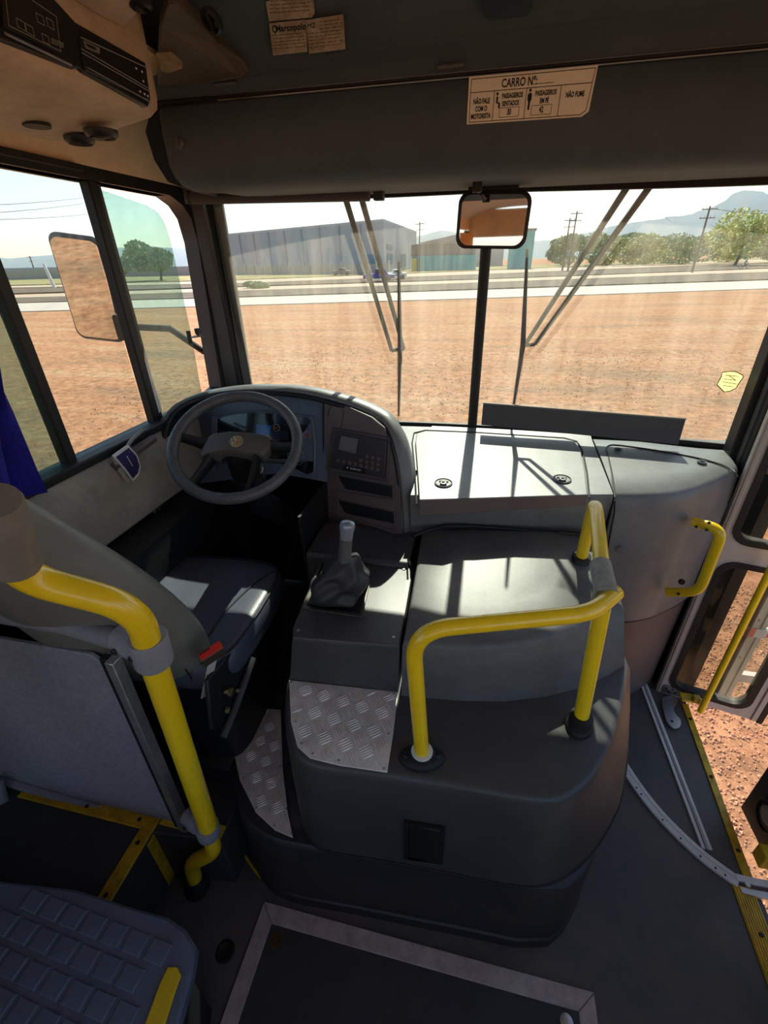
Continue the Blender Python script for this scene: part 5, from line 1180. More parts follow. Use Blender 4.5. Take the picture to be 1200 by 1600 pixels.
# vertical yellow bar on the leaf
yb = thing('door_bar', 'slim upright yellow grab bar on the open front door leaf', 'bar', (1.12, 1.66, 0))
b = B(); p0 = at(1094, 1112, y=1.655); p0 = Vector((p0.x, 1.655, .02)); b.tube([p0, p0+Vector((0, 0, 1.6))], .0135, n=14); b.obj('upright_tube', YEL, yb)
b = B(); b.box(p0+Vector((-.045, .045, .03)), (.07, .05, .012)); b.box(p0+Vector((-.02, .03, .045)), (.03, .03, .03)); b.obj('foot_bracket', YELW, yb, bevel=.004)
# pivot bracket on the floor
pv = thing('pivot_bracket', 'curved bright steel bracket on the floor at the foot of the front door leaf', 'bracket', tuple(at(1050, 1120, z=0)))
q = [at(x, y, z=.012) for x, y in [(1037, 1090), (1055, 1089), (1058, 1098), (1052, 1108), (1056, 1118), (1063, 1126), (1062, 1136), (1052, 1139), (1042, 1130), (1037, 1115), (1034, 1100)]]
b = B(); b.prism(smoothc(q, 3, closed=True), (0, 0, .006)); b.obj('bracket_arm', STEEL, pv, bevel=.001)
b = B(); q = [Lp(.02, .012, .018), Lp(.12, .012, .018), Lp(.125, .035, .018), Lp(.09, .055, .018), Lp(.03, .06, .018), Lp(.015, .04, .018)]; b.prism(q, LN*.004); b.obj('mount_plate', STEEL, pv)
b = B()
for u_, z in ((.035, .045), (.06, .046), (.075, .030), (.05, .025)): b.lathe([(.005, 0), (.004, .003)], Lp(u_, z, .022), LN, n=8)
p = at(1050, 1127, z=.018); b.lathe([(.006, 0), (.005, .003)], p, n=10); b.obj('bolts', PLD, pv, kind='stuff')
# straight and curved white guide tracks on the floor
def track(name, label, pts, w_, h=.008, segs=None, dark=(-.1, .15)):
    t = thing(name, label, 'track', tuple(pts[len(pts)//2])); pts = [Vector((p.x, p.y, 0)) for p in pts]
    def off(d):
        out = []
        for i, p in enumerate(pts):
            tg = (pts[min(i+1, len(pts)-1)]-pts[max(i-1, 0)]).normalized(); out.append(p+Vector((-tg.y, tg.x, 0))*d)
        return out
    def strip(nm, a, c, z0, z1, m):
        A_, C_ = off(a), off(c); b = B(); b.loft([[Vector((p.x, p.y, z0)), Vector((q.x, q.y, z0)), Vector((q.x, q.y, z1)), Vector((p.x, p.y, z1))] for p, q in zip(A_, C_)]); return b.obj(nm, m, t, smooth=30)
    strip('track_base', -w_/2, w_/2, 0, h*.4, WHT); strip('track_flange', -w_/2, w_*dark[0], h*.4, h, WHT); strip('track_flange', w_*dark[1], w_/2, h*.4, h, WHT)
    return t, off
t1, _ = track('guide_track', 'straight white double-ribbed guide track on the floor by the door', [at(1003, 1064, z=0).lerp(at(1104, 1328, z=0), k/6) for k in range(7)], .034, dark=(-.18, .18))
b = B(); b.tube([at(1003, 1064, z=.004), at(1104, 1328, z=.004)], .003, n=6); b.obj('track_groove', mat('groove_grey', (104, 108, 110), .5), t1)
arcp = smoothc([at(x, y, z=0) for x, y in [(948, 1150), (965, 1182), (990, 1222), (1020, 1262), (1055, 1300), (1095, 1337), (1125, 1360), (1153, 1380)]], 4)
t2, off = track('guide_track', 'curved white guide track sweeping across the floor to the sill', arcp, .040, h=.010, dark=(.06, .12))
b = B()
for k in (5, 9, 10, 14, 17, 20, 23, 25): 
    p = off(-.010)[k]; b.lathe([(.0035, 0), (.0035, .001)], p+Vector((0, 0, .010)), n=8)
b.obj('track_holes', INK, t2, kind='stuff')
arc2 = [at(1153, 1381, z=.004), at(1180, 1388, z=.004), at(1215, 1394, z=.004), at(1290, 1402, z=.004)]
t3, _ = track('guide_track', 'short worn white guide track crossing the yellow sill', arc2, .056, h=.012, dark=(-.2, .12))
b = B(); b.tube([Vector((p.x, p.y, .004)) for p in arc2], .006, n=6); b.obj('rusty_groove', mat('rust', (96, 66, 56), .7, var=.3, vscale=50), t3)
b = B(); p = at(1168, 1382, z=.01); b.lathe([(.009, 0), (.007, .005)], p, n=12); b.obj('track_bolt', WHT, t3)
# rear door leaf edge at the right
d3 = struct('door_3', (1.1, 1.1, 0))
qd = [at(1150, 1262, z=.0), at(1186, 1336, z=0)]
xa, ya, xb, yb_ = qd[0].x+.012, qd[0].y, qd[1].x+.012, qd[1].y
b = B(); b.prism([(xa, ya, .01), (xb, yb_-.02, .01), (xb, yb_-.02, 1.9), (xa, ya, 1.9)], (.03, 0, 0)); b.obj('leaf_panel', mat('dark_leaf', (48, 46, 42), .5), d3, bevel=.003)
b = B(); p = at(1196, 1300, x=xb+.0); cc = Vector((xa+.0-.002, (ya*.35+yb_*.65), .15)); 
b.tube([cc+Vector((-.004, math.cos(2*PI*k/24)*.05, math.sin(2*PI*k/24)*.06+.0)) for k in range(24)], .006, n=6, closed=True); b.obj('window_gasket', RUB, d3)
b = B(); b.lathe([(.034, 0), (.034, .004), (.02, .008)], cc, (-1, 0, 0), n=20); b.obj('round_plate', mat('pale_disc', (170, 150, 130), .5, var=.2, vscale=40), d3)
b = B(); p = at(1190, 1345, z=.02); b.box(p+Vector((.01, .0, .03)), (.06, .05, .07)); b.lathe([(.025, 0), (.025, .05)], p+Vector((.03, -.02, .03)), (0, -1, .2), n=16); b.obj('roller_bracket', YELW, d3, bevel=.004)

# ================================================================== OUTSIDE
GZ0 = -1.0
DIRT = bpy.data.materials.new('red_dirt'); DIRT.use_nodes = True
n = DIRT.node_tree.nodes; l = DIRT.node_tree.links; bs = n['Principled BSDF']; bs.inputs['Roughness'].default_value = .95; bs.inputs['Specular IOR Level'].default_value = .1
tc = n.new('ShaderNodeTexCoord'); mp = n.new('ShaderNodeMapping'); mp.inputs['Scale'].default_value = (.12, .5, 1); mp.inputs['Rotation'].default_value = (0, 0, -.15); l.new(tc.outputs['Object'], mp.inputs[0])
n1 = n.new('ShaderNodeTexNoise'); n1.inputs['Scale'].default_value = 1.1; n1.inputs['Detail'].default_value = 10; n1.inputs['Roughness'].default_value = .7; l.new(mp.outputs[0], n1.inputs['Vector'])
n2 = n.new('ShaderNodeTexNoise'); n2.inputs['Scale'].default_value = 4; n2.inputs['Detail'].default_value = 14; n2.inputs['Roughness'].default_value = .86; l.new(tc.outputs['Object'], n2.inputs['Vector'])
cr = n.new('ShaderNodeValToRGB'); e = cr.color_ramp.elements; e[0].position = .36; e[0].color = (*lin((166, 130, 100)), 1); e[1].position = .64; e[1].color = (*lin((200, 160, 124)), 1); l.new(n1.outputs['Fac'], cr.inputs[0])
e2 = cr.color_ramp.elements.new(.5); e2.color = (*lin((198, 142, 104)), 1)
cr2 = n.new('ShaderNodeValToRGB'); e = cr2.color_ramp.elements; e[0].position = .42; e[0].color = (.26, .23, .22, 1); e[1].position = .58; e[1].color = (1.05, 1.05, 1.05, 1); l.new(n2.outputs['Fac'], cr2.inputs[0])
mx = n.new('ShaderNodeMixRGB'); mx.blend_type = 'MULTIPLY'; mx.inputs[0].default_value = .75; l.new(cr.outputs[0], mx.inputs[1]); l.new(cr2.outputs[0], mx.inputs[2]); l.new(mx.outputs[0], bs.inputs['Base Color'])
bp = n.new('ShaderNodeBump'); bp.inputs['Strength'].default_value = .8; bp.inputs['Distance'].default_value = .05; l.new(n2.outputs['Fac'], bp.inputs['Height']); l.new(bp.outputs[0], bs.inputs['Normal'])
gr = struct('ground', (0, 0, GZ0))
B().prism([(-2500, -300, GZ0), (3500, -300, GZ0), (3500, 4500, GZ0), (-2500, 4500, GZ0)], (0, 0, -.5)).obj('dirt_ground', DIRT, gr, smooth=0)
ROAD = mat('pale_road', (178, 168, 156), .85, var=.08, vscale=.6, bump=.3, bscale=8)
ROAD2 = mat('pale_track', (174, 152, 130), .9, var=.12, vscale=.2)
VERGE = mat('dark_verge', (62, 48, 40), .95, tint2=(104, 88, 66), vscale=.35, bump=.6, bscale=3)
GRASS = mat('dry_grass', (150, 150, 84), .95, tint2=(120, 96, 68), vscale=.15, bump=.6, bscale=2)
def band(name, m, pts_near, pts_far, h):
    pn = [at(x, y, z=GZ0) for x, y in pts_near]; pf = [at(x, y, z=GZ0) for x, y in pts_far]
    def ext(L_):
        a = L_[0]+(L_[0]-L_[1]).normalized()*60; c = L_[-1]+(L_[-1]-L_[-2]).normalized()*200; return [a]+L_+[c]
    pn, pf = ext(pn), ext(pf)
    b = B(); b.loft([[Vector((p.x, p.y, GZ0-.05)), Vector((p.x, p.y+.0, GZ0+h)), Vector((q.x, q.y, GZ0+h)), Vector((q.x, q.y, GZ0-.05))] for p, q in zip(pn, pf)]); return b.obj(name, m, gr, smooth=0)
band('road', ROAD, [(60, 487), (375, 478), (750, 467), (1195, 452)], [(60, 474), (375, 466), (750, 454), (1195, 439)], .06)
band('dark_verge', VERGE, [(60, 474), (375, 465.5), (750, 453), (1195, 438)], [(60, 466), (375, 456), (750, 443), (1195, 427)], .12)
band('dirt_track', ROAD2, [(60, 465.5), (375, 455.5), (750, 442.5), (1195, 426)], [(60, 461), (375, 450), (750, 438), (1195, 421)], .10)
band('dark_verge', VERGE, [(60, 459), (375, 449), (750, 437.5), (1195, 420.5)], [(60, 452), (375, 444), (750, 430), (1195, 412)], .16)
band('far_road', ROAD2, [(60, 450), (375, 443.5), (750, 429.5), (1195, 411)], [(60, 447), (375, 439), (750, 424), (1195, 404.5)], .14)
band('grass_field', GRASS, [(60, 446), (375, 438.5), (750, 423.5)], [(60, 436), (375, 431), (750, 418)], .2)
# loose stones near the door and in front
STN = mat('stone', (188, 136, 104), .9, var=.25, vscale=3)
b = B(); rnd = random.Random(3)
for k in range(11000):
    x = rnd.uniform(1.15, 3.4); y = rnd.uniform(.2, 4.2); r_ = rnd.uniform(.004, .014)*(1 if rnd.random() > .04 else 1.7)
    c = Vector((x, y, GZ0+r_*.3)); a = rnd.uniform(0, 6); 
    pts = [c+Vector((math.cos(a+i*1.57)*r_*rnd.uniform(.7, 1.2), math.sin(a+i*1.57)*r_*rnd.uniform(.7, 1.2), 0)) for i in range(4)]
    b.add(pts+[c+Vector((rnd.uniform(-.3, .3)*r_, 0, r_*.8))], [(0, 1, 4), (1, 2, 4), (2, 3, 4), (3, 0, 4)])
for k in range(2500):
    x = rnd.uniform(-9, 9); y = rnd.uniform(4.0, 18); r_ = rnd.uniform(.012, .035)
    c = Vector((x, y, GZ0+r_*.2)); a = rnd.uniform(0, 6); pts = [c+Vector((math.cos(a+i*1.57)*r_, math.sin(a+i*1.57)*r_, 0)) for i in range(4)]
    b.add(pts+[c+Vector((0, 0, r_*.7))], [(0, 1, 4), (1, 2, 4), (2, 3, 4), (3, 0, 4)])
b.obj('loose_stones', STN, gr, smooth=0, kind='stuff')

# warehouse
wh = thing('warehouse', 'big pale grey warehouse beyond the road at the left of the windshield', 'building', (-50, 140, GZ0))
A_, Bq, Cq = Vector((-26, 120, GZ0)), Vector((-84, 152, GZ0)), Vector((-26.8, 176, GZ0)); Dq = Bq+(Cq-A_)
ztA = at(600, 346, y=120).z; 
CONC = mat('concrete_wall', (180, 182, 188), .85, var=.05, vscale=.2)
H1 = ztA-GZ0
b = B(); up = Vector((0, 0, H1)); b.loft([[A_, Bq, Dq, Cq], [A_+up, Bq+up, Dq+up, Cq+up]]); b.obj('walls', CONC, wh, smooth=0)
b = B(); b.loft([[A_+up*1.0, Bq+up, Dq+up, Cq+up], [p+up+Vector((0, 0, .5)) for p in (A_, Bq, Dq, Cq)]]); b.obj('parapet', mat('light_cap', (196, 198, 200), .8), wh, smooth=0)
ab = (Bq-A_); nrmA = Vector((-ab.y, ab.x, 0)).normalized(); nrmA = nrmA if nrmA.y < 0 else -nrmA
for k in range(1, 9):
    p = A_+ab*(k/9)+nrmA*.15; B().box(p+Vector((0, 0, H1/2)), (.35, .4, H1), axes=(ab.normalized(), nrmA, (0, 0, 1))).obj('pilaster', mat('joint_grey', (168, 170, 176), .85), wh, smooth=0)
b = B(); ac = Cq-A_; nC = Vector((1, 0, 0)); 
for k, (t, z0, z1, ww) in enumerate(((.12, 2.2, 4.4, 7), (.12, 5.2, 6.4, 7), (.5, 1.0, 4.5, 8))): 
    p = A_+ac*t+nC*.1+Vector((0, 0, (z0+z1)/2)); B().box(p, (ww, .25, z1-z0), axes=(ac.normalized(), nC, (0, 0, 1))).obj('window', mat('blue_window', (96, 140, 160), .3), wh, smooth=0)
B().box(A_+ab*.06+nrmA*.15+Vector((0, 0, 3.2)), (3.4, .2, 2.2), axes=(ab.normalized(), nrmA, (0, 0, 1))).obj('window', mat('blue_window', (96, 140, 160), .3), wh, smooth=0)
# low perimeter wall with posts
pw = thing('perimeter_wall', 'long low pale wall with upright posts in front of the warehouse', 'wall', (-50, 110, GZ0))
P0, P1 = at(360, 431, z=GZ0), at(622, 426, z=GZ0); P1 = P0+(P1-P0)
P0 = Vector((P0.x, P0.y, GZ0)); P1 = Vector((-23, 112, GZ0)); dd = P1-P0; dn = dd.normalized(); nn = Vector((-dn.y, dn.x, 0))
B().box((P0+P1)/2+Vector((0, 0, 1.15)), (dd.length, .2, 2.3), axes=(dn, nn, (0, 0, 1))).obj('wall_face', mat('perimeter_concrete', (172, 168, 158), .9, var=.08, vscale=.3), pw, smooth=0)
for k in range(17):
    p = P0+dd*(k/16); B().box(p+Vector((0, 0, 1.5))-nn*.25, (.22, .22, 3.0)).obj('wall_post', mat('post_concrete', (196, 192, 182), .85), pw, smooth=0)
# teal shed and dark-roof shed
th_ = thing('teal_shed', 'low building with a teal front and grey roof right of the warehouse', 'building', (-12, 150, GZ0))
p0, p1 = at(633, 423, z=GZ0), at(745, 420, z=GZ0); k_ = 140/p0.y
p0 = Vector((-20.5, 138, GZ0)); p1 = Vector((-5.2, 144, GZ0)); dd = p1-p0; dn = dd.normalized(); nn = Vector((-dn.y, dn.x, 0))
TEAL = mat('teal_paint', (58, 168, 168), .7, tint2=(90, 180, 176), vscale=.5)
B().box((p0+p1)/2+Vector((0, 0, 1.9))+nn*4, (dd.length, 8, 3.8), axes=(dn, nn, (0, 0, 1))).obj('teal_front', TEAL, th_, smooth=0)
B().box((p0+p1)/2+Vector((0, 0, 5.2))+nn*5, (dd.length, 8, 2.8), axes=(dn, nn, (0, 0, 1))).obj('grey_roof', mat('roof_grey', (120, 118, 112), .8), th_, smooth=0)
B().box(p0+Vector((-1.0, 0, 1.6)), (1.2, 1.2, 3.2)).obj('yellow_column', mat('yellow_paint', (220, 190, 80), .7), th_, smooth=0)
ts = thing('teal_tower', 'tall teal clad structure behind the centre bar of the windshield', 'building', (6, 150, GZ0))
p = at(810, 420, z=GZ0); s_ = 150/p.y; B().box(Vector((6.6, 150, GZ0+4.6)), (6.4, 6, 9.2)).obj('teal_cladding', TEAL, ts, smooth=0)
B().box(Vector((6.6, 150, GZ0+9.4)), (7.0, 6.6, .5)).obj('roof_slab', mat('roof_grey', (120, 118, 112), .8), ts, smooth=0)
gs = thing('grey_shed', 'low grey industrial sheds behind the teal building', 'building', (4, 220, GZ0))
B().box(Vector((-14, 225, GZ0+4.5)), (34, 16, 9)).obj('shed_body', mat('pale_shed', (176, 178, 176), .85), gs, smooth=0)
B().prism([Vector((-32, 216, GZ0+9)), Vector((4, 216, GZ0+9)), Vector((-14, 216, GZ0+12))], (0, 18, 0)).obj('shed_roof', mat('pale_shed2', (150, 152, 152), .8), gs, smooth=0)
# pickup and van on the far road
def vehicle(name, label, base, col, L_=5.0, Hh=1.75, van=False, ang=.25):
    t = thing(name, label, 'car', tuple(base)); u = Vector((math.cos(ang), math.sin(ang), 0)); v = Vector((-u.y, u.x, 0)); base = Vector(base)
    P_ = lambda a, z, s_: base+u*a+v*s_+Vector((0, 0, z))
    pf = [(-L_/2, .45), (L_/2, .45), (L_/2, .95), (L_*.30, 1.05), (L_*.16, Hh), (-L_*.10 if not van else -L_*.46, Hh), (-L_*.14 if not van else -L_*.5, 1.1), (-L_/2, 1.05)]
    b = B(); b.prism([P_(a, z, -.9) for a, z in pf], v*1.8); b.obj('body', col, t, smooth=0, bevel=.06)
    wp = [(L_*.26, 1.08), (L_*.15, Hh-.1), (-L_*.08, Hh-.1), (-L_*.10, 1.08)]
    b = B(); b.prism([P_(a, z, -.93) for a, z in wp], v*1.86); b.obj('windows', DGL, t, smooth=0)
    for a in (-L_*.31, L_*.31):
        for s_ in (-.8, .8): b = B(); b.lathe([(.36, -.12), (.36, .12)], P_(a, .36, s_), v, n=18); b.obj('wheel', RUB, t)
    return t
cb0 = at(592, 441, z=GZ0); vehicle('car', 'dark blue pickup truck on the far dirt track before the warehouse', (cb0.x, cb0.y, GZ0+.1), mat('car_blue', (24, 40, 150), .35, coat=.5), 4.8)
cb0 = at(618, 438, z=GZ0); vehicle('car', 'white car just right of the blue pickup truck', (cb0.x, cb0.y, GZ0+.1), mat('car_white', (225, 225, 222), .4), 3.6, 1.5)
cb0 = at(533, 429, z=GZ0+.0); vehicle('car', 'grey car parked before the low perimeter wall', (cb0.x*.88, cb0.y*.88, GZ0+.15), mat('car_grey', (110, 112, 116), .4), 4.2, 1.5)
# motorcyclist on the right
mb = at(1128, 405, z=GZ0); s_ = 90/mb.y; mx_, my_ = 34.5, 80.0
mx_, my_ = mb.x*(110/mb.y), 110.0; my_z = GZ0+.15
mx_ = at(1170, 395, y=110).x
mo = thing('motorcycle', 'motorcycle ridden along the far road at the right', 'motorcycle', (mx_, my_, my_z)); DK = mat('moto_dark', (70, 74, 96), .5)
for a in (-.65, .65): b = B(); b.tube([(mx_+a+math.cos(2*PI*k/20)*.31, my_, my_z+.34+math.sin(2*PI*k/20)*.31) for k in range(20)], .05, n=8, closed=True); b.obj('wheel', RUB, mo)
b = B(); b.tube([(mx_-.65, my_, my_z+.34), (mx_-.2, my_, my_z+.62), (mx_+.35, my_, my_z+.75), (mx_+.65, my_, my_z+.34)], [.05, .12, .13, .04], n=8); b.tube([(mx_+.3, my_, my_z+.75), (mx_+.35, my_, my_z+1.02)], .03, n=6); b.tube([(mx_+.33, my_-.3, my_z+1.03), (mx_+.33, my_+.3, my_z+1.03)], .02, n=6); b.obj('frame_and_tank', DK, mo)
rd_ = thing('person', 'person in dark grey clothes riding the motorcycle', 'person', (mx_, my_, my_z+.5))
skm = bpy.data.meshes.new('body'); vs = [(0, 0, .78), (.02, 0, .95), (.12, 0, 1.25), (.17, 0, 1.42), (.2, 0, 1.50), (.24, 0, 1.66), (.1, -.13, .76), (.38, -.16, .72), (.22, -.15, .32), (.1, .13, .76), (.38, .16, .72), (.22, .15, .32), (.15, -.2, 1.36), (.22, -.26, 1.12), (.36, -.24, 1.04), (.15, .2, 1.36), (.22, .26, 1.12), (.36, .24, 1.04)]
es = [(0, 1), (1, 2), (2, 3), (3, 4), (4, 5), (0, 6), (6, 7), (7, 8), (0, 9), (9, 10), (10, 11), (3, 12), (12, 13), (13, 14), (3, 15), (15, 16), (16, 17)]
skm.from_pydata([(x-.1, y, z-.5) for x, y, z in vs], es, []); sk = bpy.data.objects.new('body', skm); COL.objects.link(sk); sk.parent = rd_
md = sk.modifiers.new('skin', 'SKIN'); md.use_smooth_shade = True
for i, rr_ in enumerate((.14, .13, .16, .12, .06, .11, .09, .075, .05, .09, .075, .05, .06, .045, .035, .06, .045, .035)): skm.skin_vertices[0].data[i].radius = (rr_, rr_)
skm.skin_vertices[0].data[0].use_root = True; skm.materials.append(mat('rider_clothes', (86, 86, 100), .8)); sk.modifiers.new('sub', 'SUBSURF').render_levels = 1

# utility poles
WOOD = mat('pole_concrete', (96, 92, 86), .85)
def pole(name, label, top_px, y, cross=True, r=.16, group=None, lean=0, arms=(.0, -1.2)):
    T = at(top_px[0], top_px[1], y=y); t = thing(name, label, 'pole', (T.x, y, GZ0), group)
    b = B(); b.tube([Vector((T.x-lean, y, GZ0)), T], [r*1.3, r*.8], n=8); b.obj('mast', WOOD, t)
    if cross:
        for dz in arms:
            b = B(); c = T+Vector((0, 0, dz-.4)); b.box(c, (2.2, .12, .12)); b.obj('cross_arm', WOOD, t)
            b = B()
            for a in (-1, -.4, .4, 1): b.lathe([(.05, 0), (.07, .12), (.04, .25)], c+Vector((a, 0, .06)), n=8)
            b.obj('insulators', WHT, t, kind='stuff')
    return T
T1 = pole('utility_pole', 'utility pole with cross arms, left one of the close pair right of the mirror', (891, 341), 120)
T2 = pole('utility_pole', 'utility pole with cross arms, right one of the close pair right of the mirror', (902, 330), 112)
T3 = pole('utility_pole', 'tall utility pole standing before the bushes at the right', (1110, 322), 95)
T4 = pole('utility_pole', 'thin utility pole behind the teal building', (656, 347), 130)
T5 = pole('utility_pole', 'distant utility pole seen through the left side window', (46, 400), 150, r=.2)
wires = thing('power_lines', 'thin overhead power lines strung across the sky', 'wires', (0, 100, 8))
def wire(p, q, sag=1.0, r=.022):
    b = B(); b.tube([p.lerp(q, k/10)-Vector((0, 0, sag*4*(k/10)*(1-k/10))) for k in range(11)], r, n=4); b.obj('wire', WOOD, wires)
wire(T3+Vector((0, 0, -.3)), at(1290, 317, y=75), .6); wire(T3+Vector((.9, 0, -.4)), at(1290, 325, y=75), .6)
wire(T4+Vector((-.9, 0, -.4)), at(500, 340, y=150), .5); wire(T4+Vector((0, 0, -.2)), at(735, 346, y=120), .5)
wire(at(-40, 322, y=16), at(170, 300, y=60), .2, .012); wire(at(-40, 335, y=16), at(170, 308, y=60), .2, .012); wire(at(-40, 344, y=16), at(170, 328, y=60), .2, .012)
# white leaning posts at the left
for k, (px, lab) in enumerate(((70, 'leftmost slanting white post beyond the left window'), (92, 'middle slanting white post beyond the left window'), (101, 'rightmost slanting white post beyond the left window'))):
    y = 70.; p = at(px+12, 440, y=y); q = at(px-2, 412, y=y); b = B(); b.tube([Vector((p.x, y, GZ0)), q], [.28, .2], n=8); b.obj('slanted_post', WHT, label=lab, cat='post', group='slanting white posts')

# trees and bushes
LEAF = [mat('leaf_olive', (176, 178, 118), .8, var=.3, vscale=.8), mat('leaf_green', (136, 156, 104), .8, var=.3, vscale=.8), mat('leaf_yellow', (206, 206, 128), .8, var=.25, vscale=.8)]
BARK = mat('bark', (92, 76, 60), .9)
def tree(name, label, cat, base, w_, h_, m, n=900, leaf=.35, group=None, trunk=True, seed=0, lump=5):
    rnd = random.Random(seed); base = Vector(base); t = thing(name, label, cat, tuple(base), group)
    if trunk: b = B(); b.tube([base, base+Vector((.05*w_, 0, h_*.3)), base+Vector((-.04*w_, 0, h_*.65))], [h_*.035, h_*.025, h_*.01], n=8); b.obj('trunk', BARK, t)
    lumps = [(base+Vector((rnd.uniform(-.36, .36)*w_, rnd.uniform(-.3, .3)*w_, h_*rnd.uniform(.42 if trunk else .2, .82))), rnd.uniform(.22, .36)) for _ in range(lump)]
    b = B()
    for k in range(n):
        c, r_ = rnd.choice(lumps); d = Vector((rnd.gauss(0, 1), rnd.gauss(0, 1), rnd.gauss(0, 1))).normalized()*rnd.uniform(.55, 1.05)**.5
        p = c+Vector((d.x*w_*r_, d.y*w_*r_, d.z*h_*r_*.75)); p.z = max(p.z, base.z+.05)
        a = Vector((rnd.gauss(0, 1), rnd.gauss(0, 1), rnd.gauss(0, 1))).normalized(); e = a.orthogonal().normalized(); s_ = leaf*rnd.uniform(.6, 1.3)
        b.add([p-e*s_*.7, p+a*s_, p+e*s_*.7, p-a*s_], [(0, 1, 2), (0, 2, 3)])
    b.obj('foliage', m, t, smooth=0, kind='stuff'); return t
rnd = random.Random(11)
row = [(905, 402, 9, 1), (935, 402, 8, 0), (965, 400, 11, 1), (990, 402, 9, 0), (1018, 400, 10, 2), (1048, 399, 9, 1), (1075, 398, 11, 1), (1100, 398, 10, 0), (1160, 396, 12, 2), (1190, 396, 11, 1), (1220, 395, 12, 0), (880, 404, 7, 1)]
kinds = ['olive', 'dull green', 'yellowish']
for i, (px, py, w_, k) in enumerate(row):
    y = 165+(i % 3)*14; p = at(px, 400, y=y)
    where = ['left of the wiper arms', 'just behind the lower wiper arm', 'right of the wiper arms', 'second right of the wiper arms', 'under the pale mountain ridge', 'left of the tall utility pole', 'beside the tall utility pole', 'right of the tall utility pole', 'behind the feathery tree', 'near the right edge of the windshield', 'at the right edge of the windshield', 'at the left end of the bush row'][i]
    tree('bush', f'{kinds[k]} roadside bush {where}', 'bush', (p.x, y, GZ0), w_*1.35, rnd.uniform(8.0, 9.5), LEAF[k], 2200, .42, 'bushes along the far road', trunk=False, seed=i+20, lump=7)
p = at(1120, 400, y=140); tree('tree', 'tall feathery yellowish tree rising above the bushes at the right', 'tree', (p.x+4.5, 140, GZ0), 13, 11, LEAF[2], 3000, .42, seed=5, lump=8)
p = at(250, 430, y=95); tree('tree', 'round dark green tree seen through the tinted left side pane', 'tree', (p.x, 95, GZ0), 9.5, 7.4, LEAF[1], 3000, .34, seed=8, lump=8)
p = at(190, 430, y=110); tree('tree', 'smaller tree left of the round tree beyond the side window', 'tree', (p.x, 110, GZ0), 7, 5.4, LEAF[1], 600, .4, seed=9)
for i, (px, y) in enumerate(((395, 60), (610, 150), (680, 200), (715, 190))):
    p = at(px, 430, y=y); tree('bush', ['low weedy bush by the road at the left windshield corner', 'bush beside the warehouse corner', 'bush behind the thin utility pole', 'bush on the roofline left of the mirror'][i], 'bush', (p.x, y, GZ0), [3, 5, 9, 9][i], [1.0, 3, 9, 8.5][i], LEAF[1], 350, .3, trunk=False, seed=40+i)
# low distant wall on the left
B().box(Vector((-115, 135, GZ0+1.3)), (60, .4, 2.6), rot=Matrix.Rotation(.55, 3, 'Z')).obj('boundary_wall', mat('far_wall', (166, 162, 152), .9), label='long low boundary wall under the round tree at the left', cat='wall')
B().box(Vector((-150, 128, GZ0+1.6)), (46, 10, 3.2), rot=Matrix.Rotation(.6, 3, 'Z')).obj('long_shed', mat('far_shed', (150, 160, 168), .8), label='long low shed far beyond the left side window', cat='building')

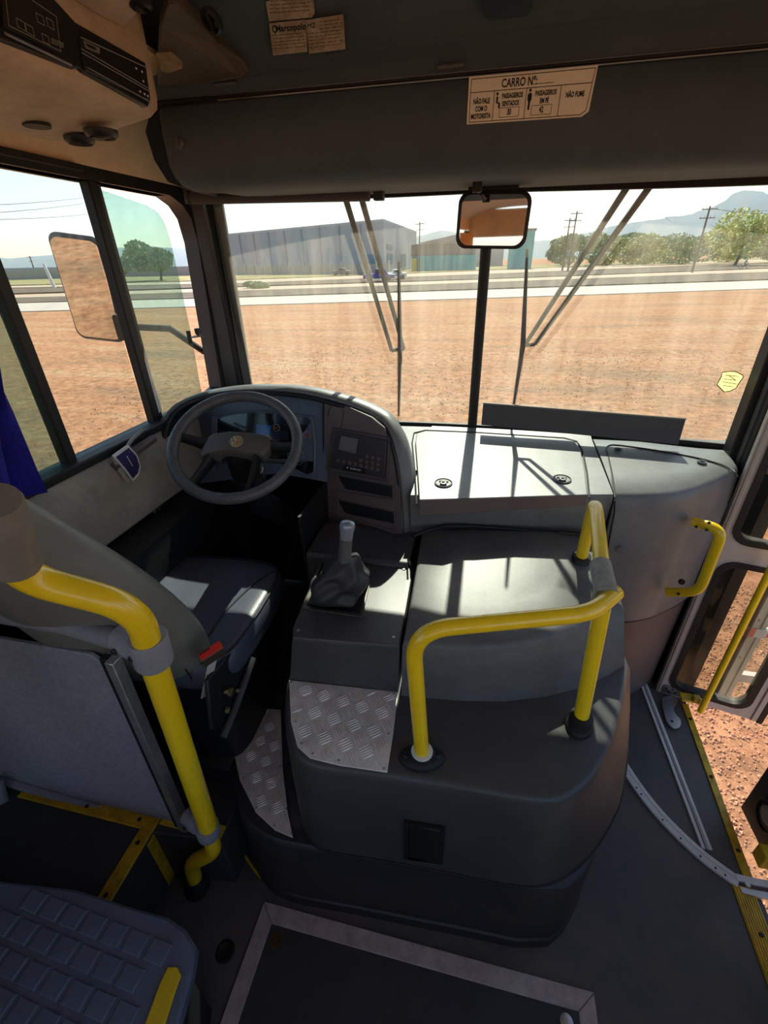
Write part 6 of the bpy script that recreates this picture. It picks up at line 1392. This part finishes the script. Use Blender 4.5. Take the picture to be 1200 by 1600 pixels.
# mountains
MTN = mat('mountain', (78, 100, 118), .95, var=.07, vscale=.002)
def ridge(name, label, pxs, y, depth, m):
    rows = []; pts = []
    for i in range(len(pxs)-1):
        (xa, ya), (xb, yb2) = pxs[i], pxs[i+1]; n_ = max(2, int(abs(xb-xa)/12))
        for k in range(n_): t = k/n_; pts.append((xa+(xb-xa)*t, ya+(yb2-ya)*t))
    pts.append(pxs[-1])
    for i, (px, py) in enumerate(pts):
        T = at(px, py, y=y); nz = noise.noise(Vector((px*.03, y*.01, 0)))*.05
        z = GZ0+(T.z-GZ0)*(1+nz); r = []
        for k, f_ in enumerate((0, .25, .5, .75, 1.0, .6, 0)):
            yy = y-depth+depth*[0, .25, .5, .75, 1, 1.3, 1.8][k]; gx = T.x*(1-(.0 if k > 4 else (1-[0, .25, .5, .75, 1][k])*.1))+noise.noise(Vector((i*.4, k*1.7, y)))*depth*.08
            r.append((gx, yy, GZ0-2+(z-GZ0+2)*f_*(1+.10*noise.noise(Vector((i*.3, k*.9, 3))) if 0 < k < 4 else f_)))
        rows.append(r)
    b = B(); b.loft([[Vector(p) for p in r] for r in rows], closed=False, cap=False); return b.obj(name, m, smooth=60, label=label, cat='mountain')
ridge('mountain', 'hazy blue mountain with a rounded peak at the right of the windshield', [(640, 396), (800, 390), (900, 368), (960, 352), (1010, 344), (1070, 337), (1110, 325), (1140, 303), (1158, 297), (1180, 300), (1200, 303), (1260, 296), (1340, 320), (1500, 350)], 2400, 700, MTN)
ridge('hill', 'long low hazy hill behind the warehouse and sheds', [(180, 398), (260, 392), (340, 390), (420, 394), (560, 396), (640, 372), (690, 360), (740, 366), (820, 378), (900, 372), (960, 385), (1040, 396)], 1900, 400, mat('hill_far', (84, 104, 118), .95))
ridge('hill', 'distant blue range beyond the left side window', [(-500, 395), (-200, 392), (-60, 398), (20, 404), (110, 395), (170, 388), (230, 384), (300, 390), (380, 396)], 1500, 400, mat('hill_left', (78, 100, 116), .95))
# haze filling the valley before the mountains
hz = bpy.data.materials.new('haze'); hz.use_nodes = True; n = hz.node_tree.nodes; l = hz.node_tree.links; n.clear()
o_ = n.new('ShaderNodeOutputMaterial'); vs_ = n.new('ShaderNodeVolumeScatter'); vs_.inputs['Color'].default_value = (.80, .92, 1.0, 1); vs_.inputs['Density'].default_value = .00045; vs_.inputs['Anisotropy'].default_value = .2; l.new(vs_.outputs[0], o_.inputs['Volume'])
B().prism([(-2400, 300, GZ0+.6), (2600, 300, GZ0+.6), (2600, 1450, GZ0+.6), (-2400, 1450, GZ0+.6)], (0, 0, 260)).obj('valley_haze', hz, smooth=0, label='pale blue haze lying in the valley before the mountains', cat='haze', kind='stuff')
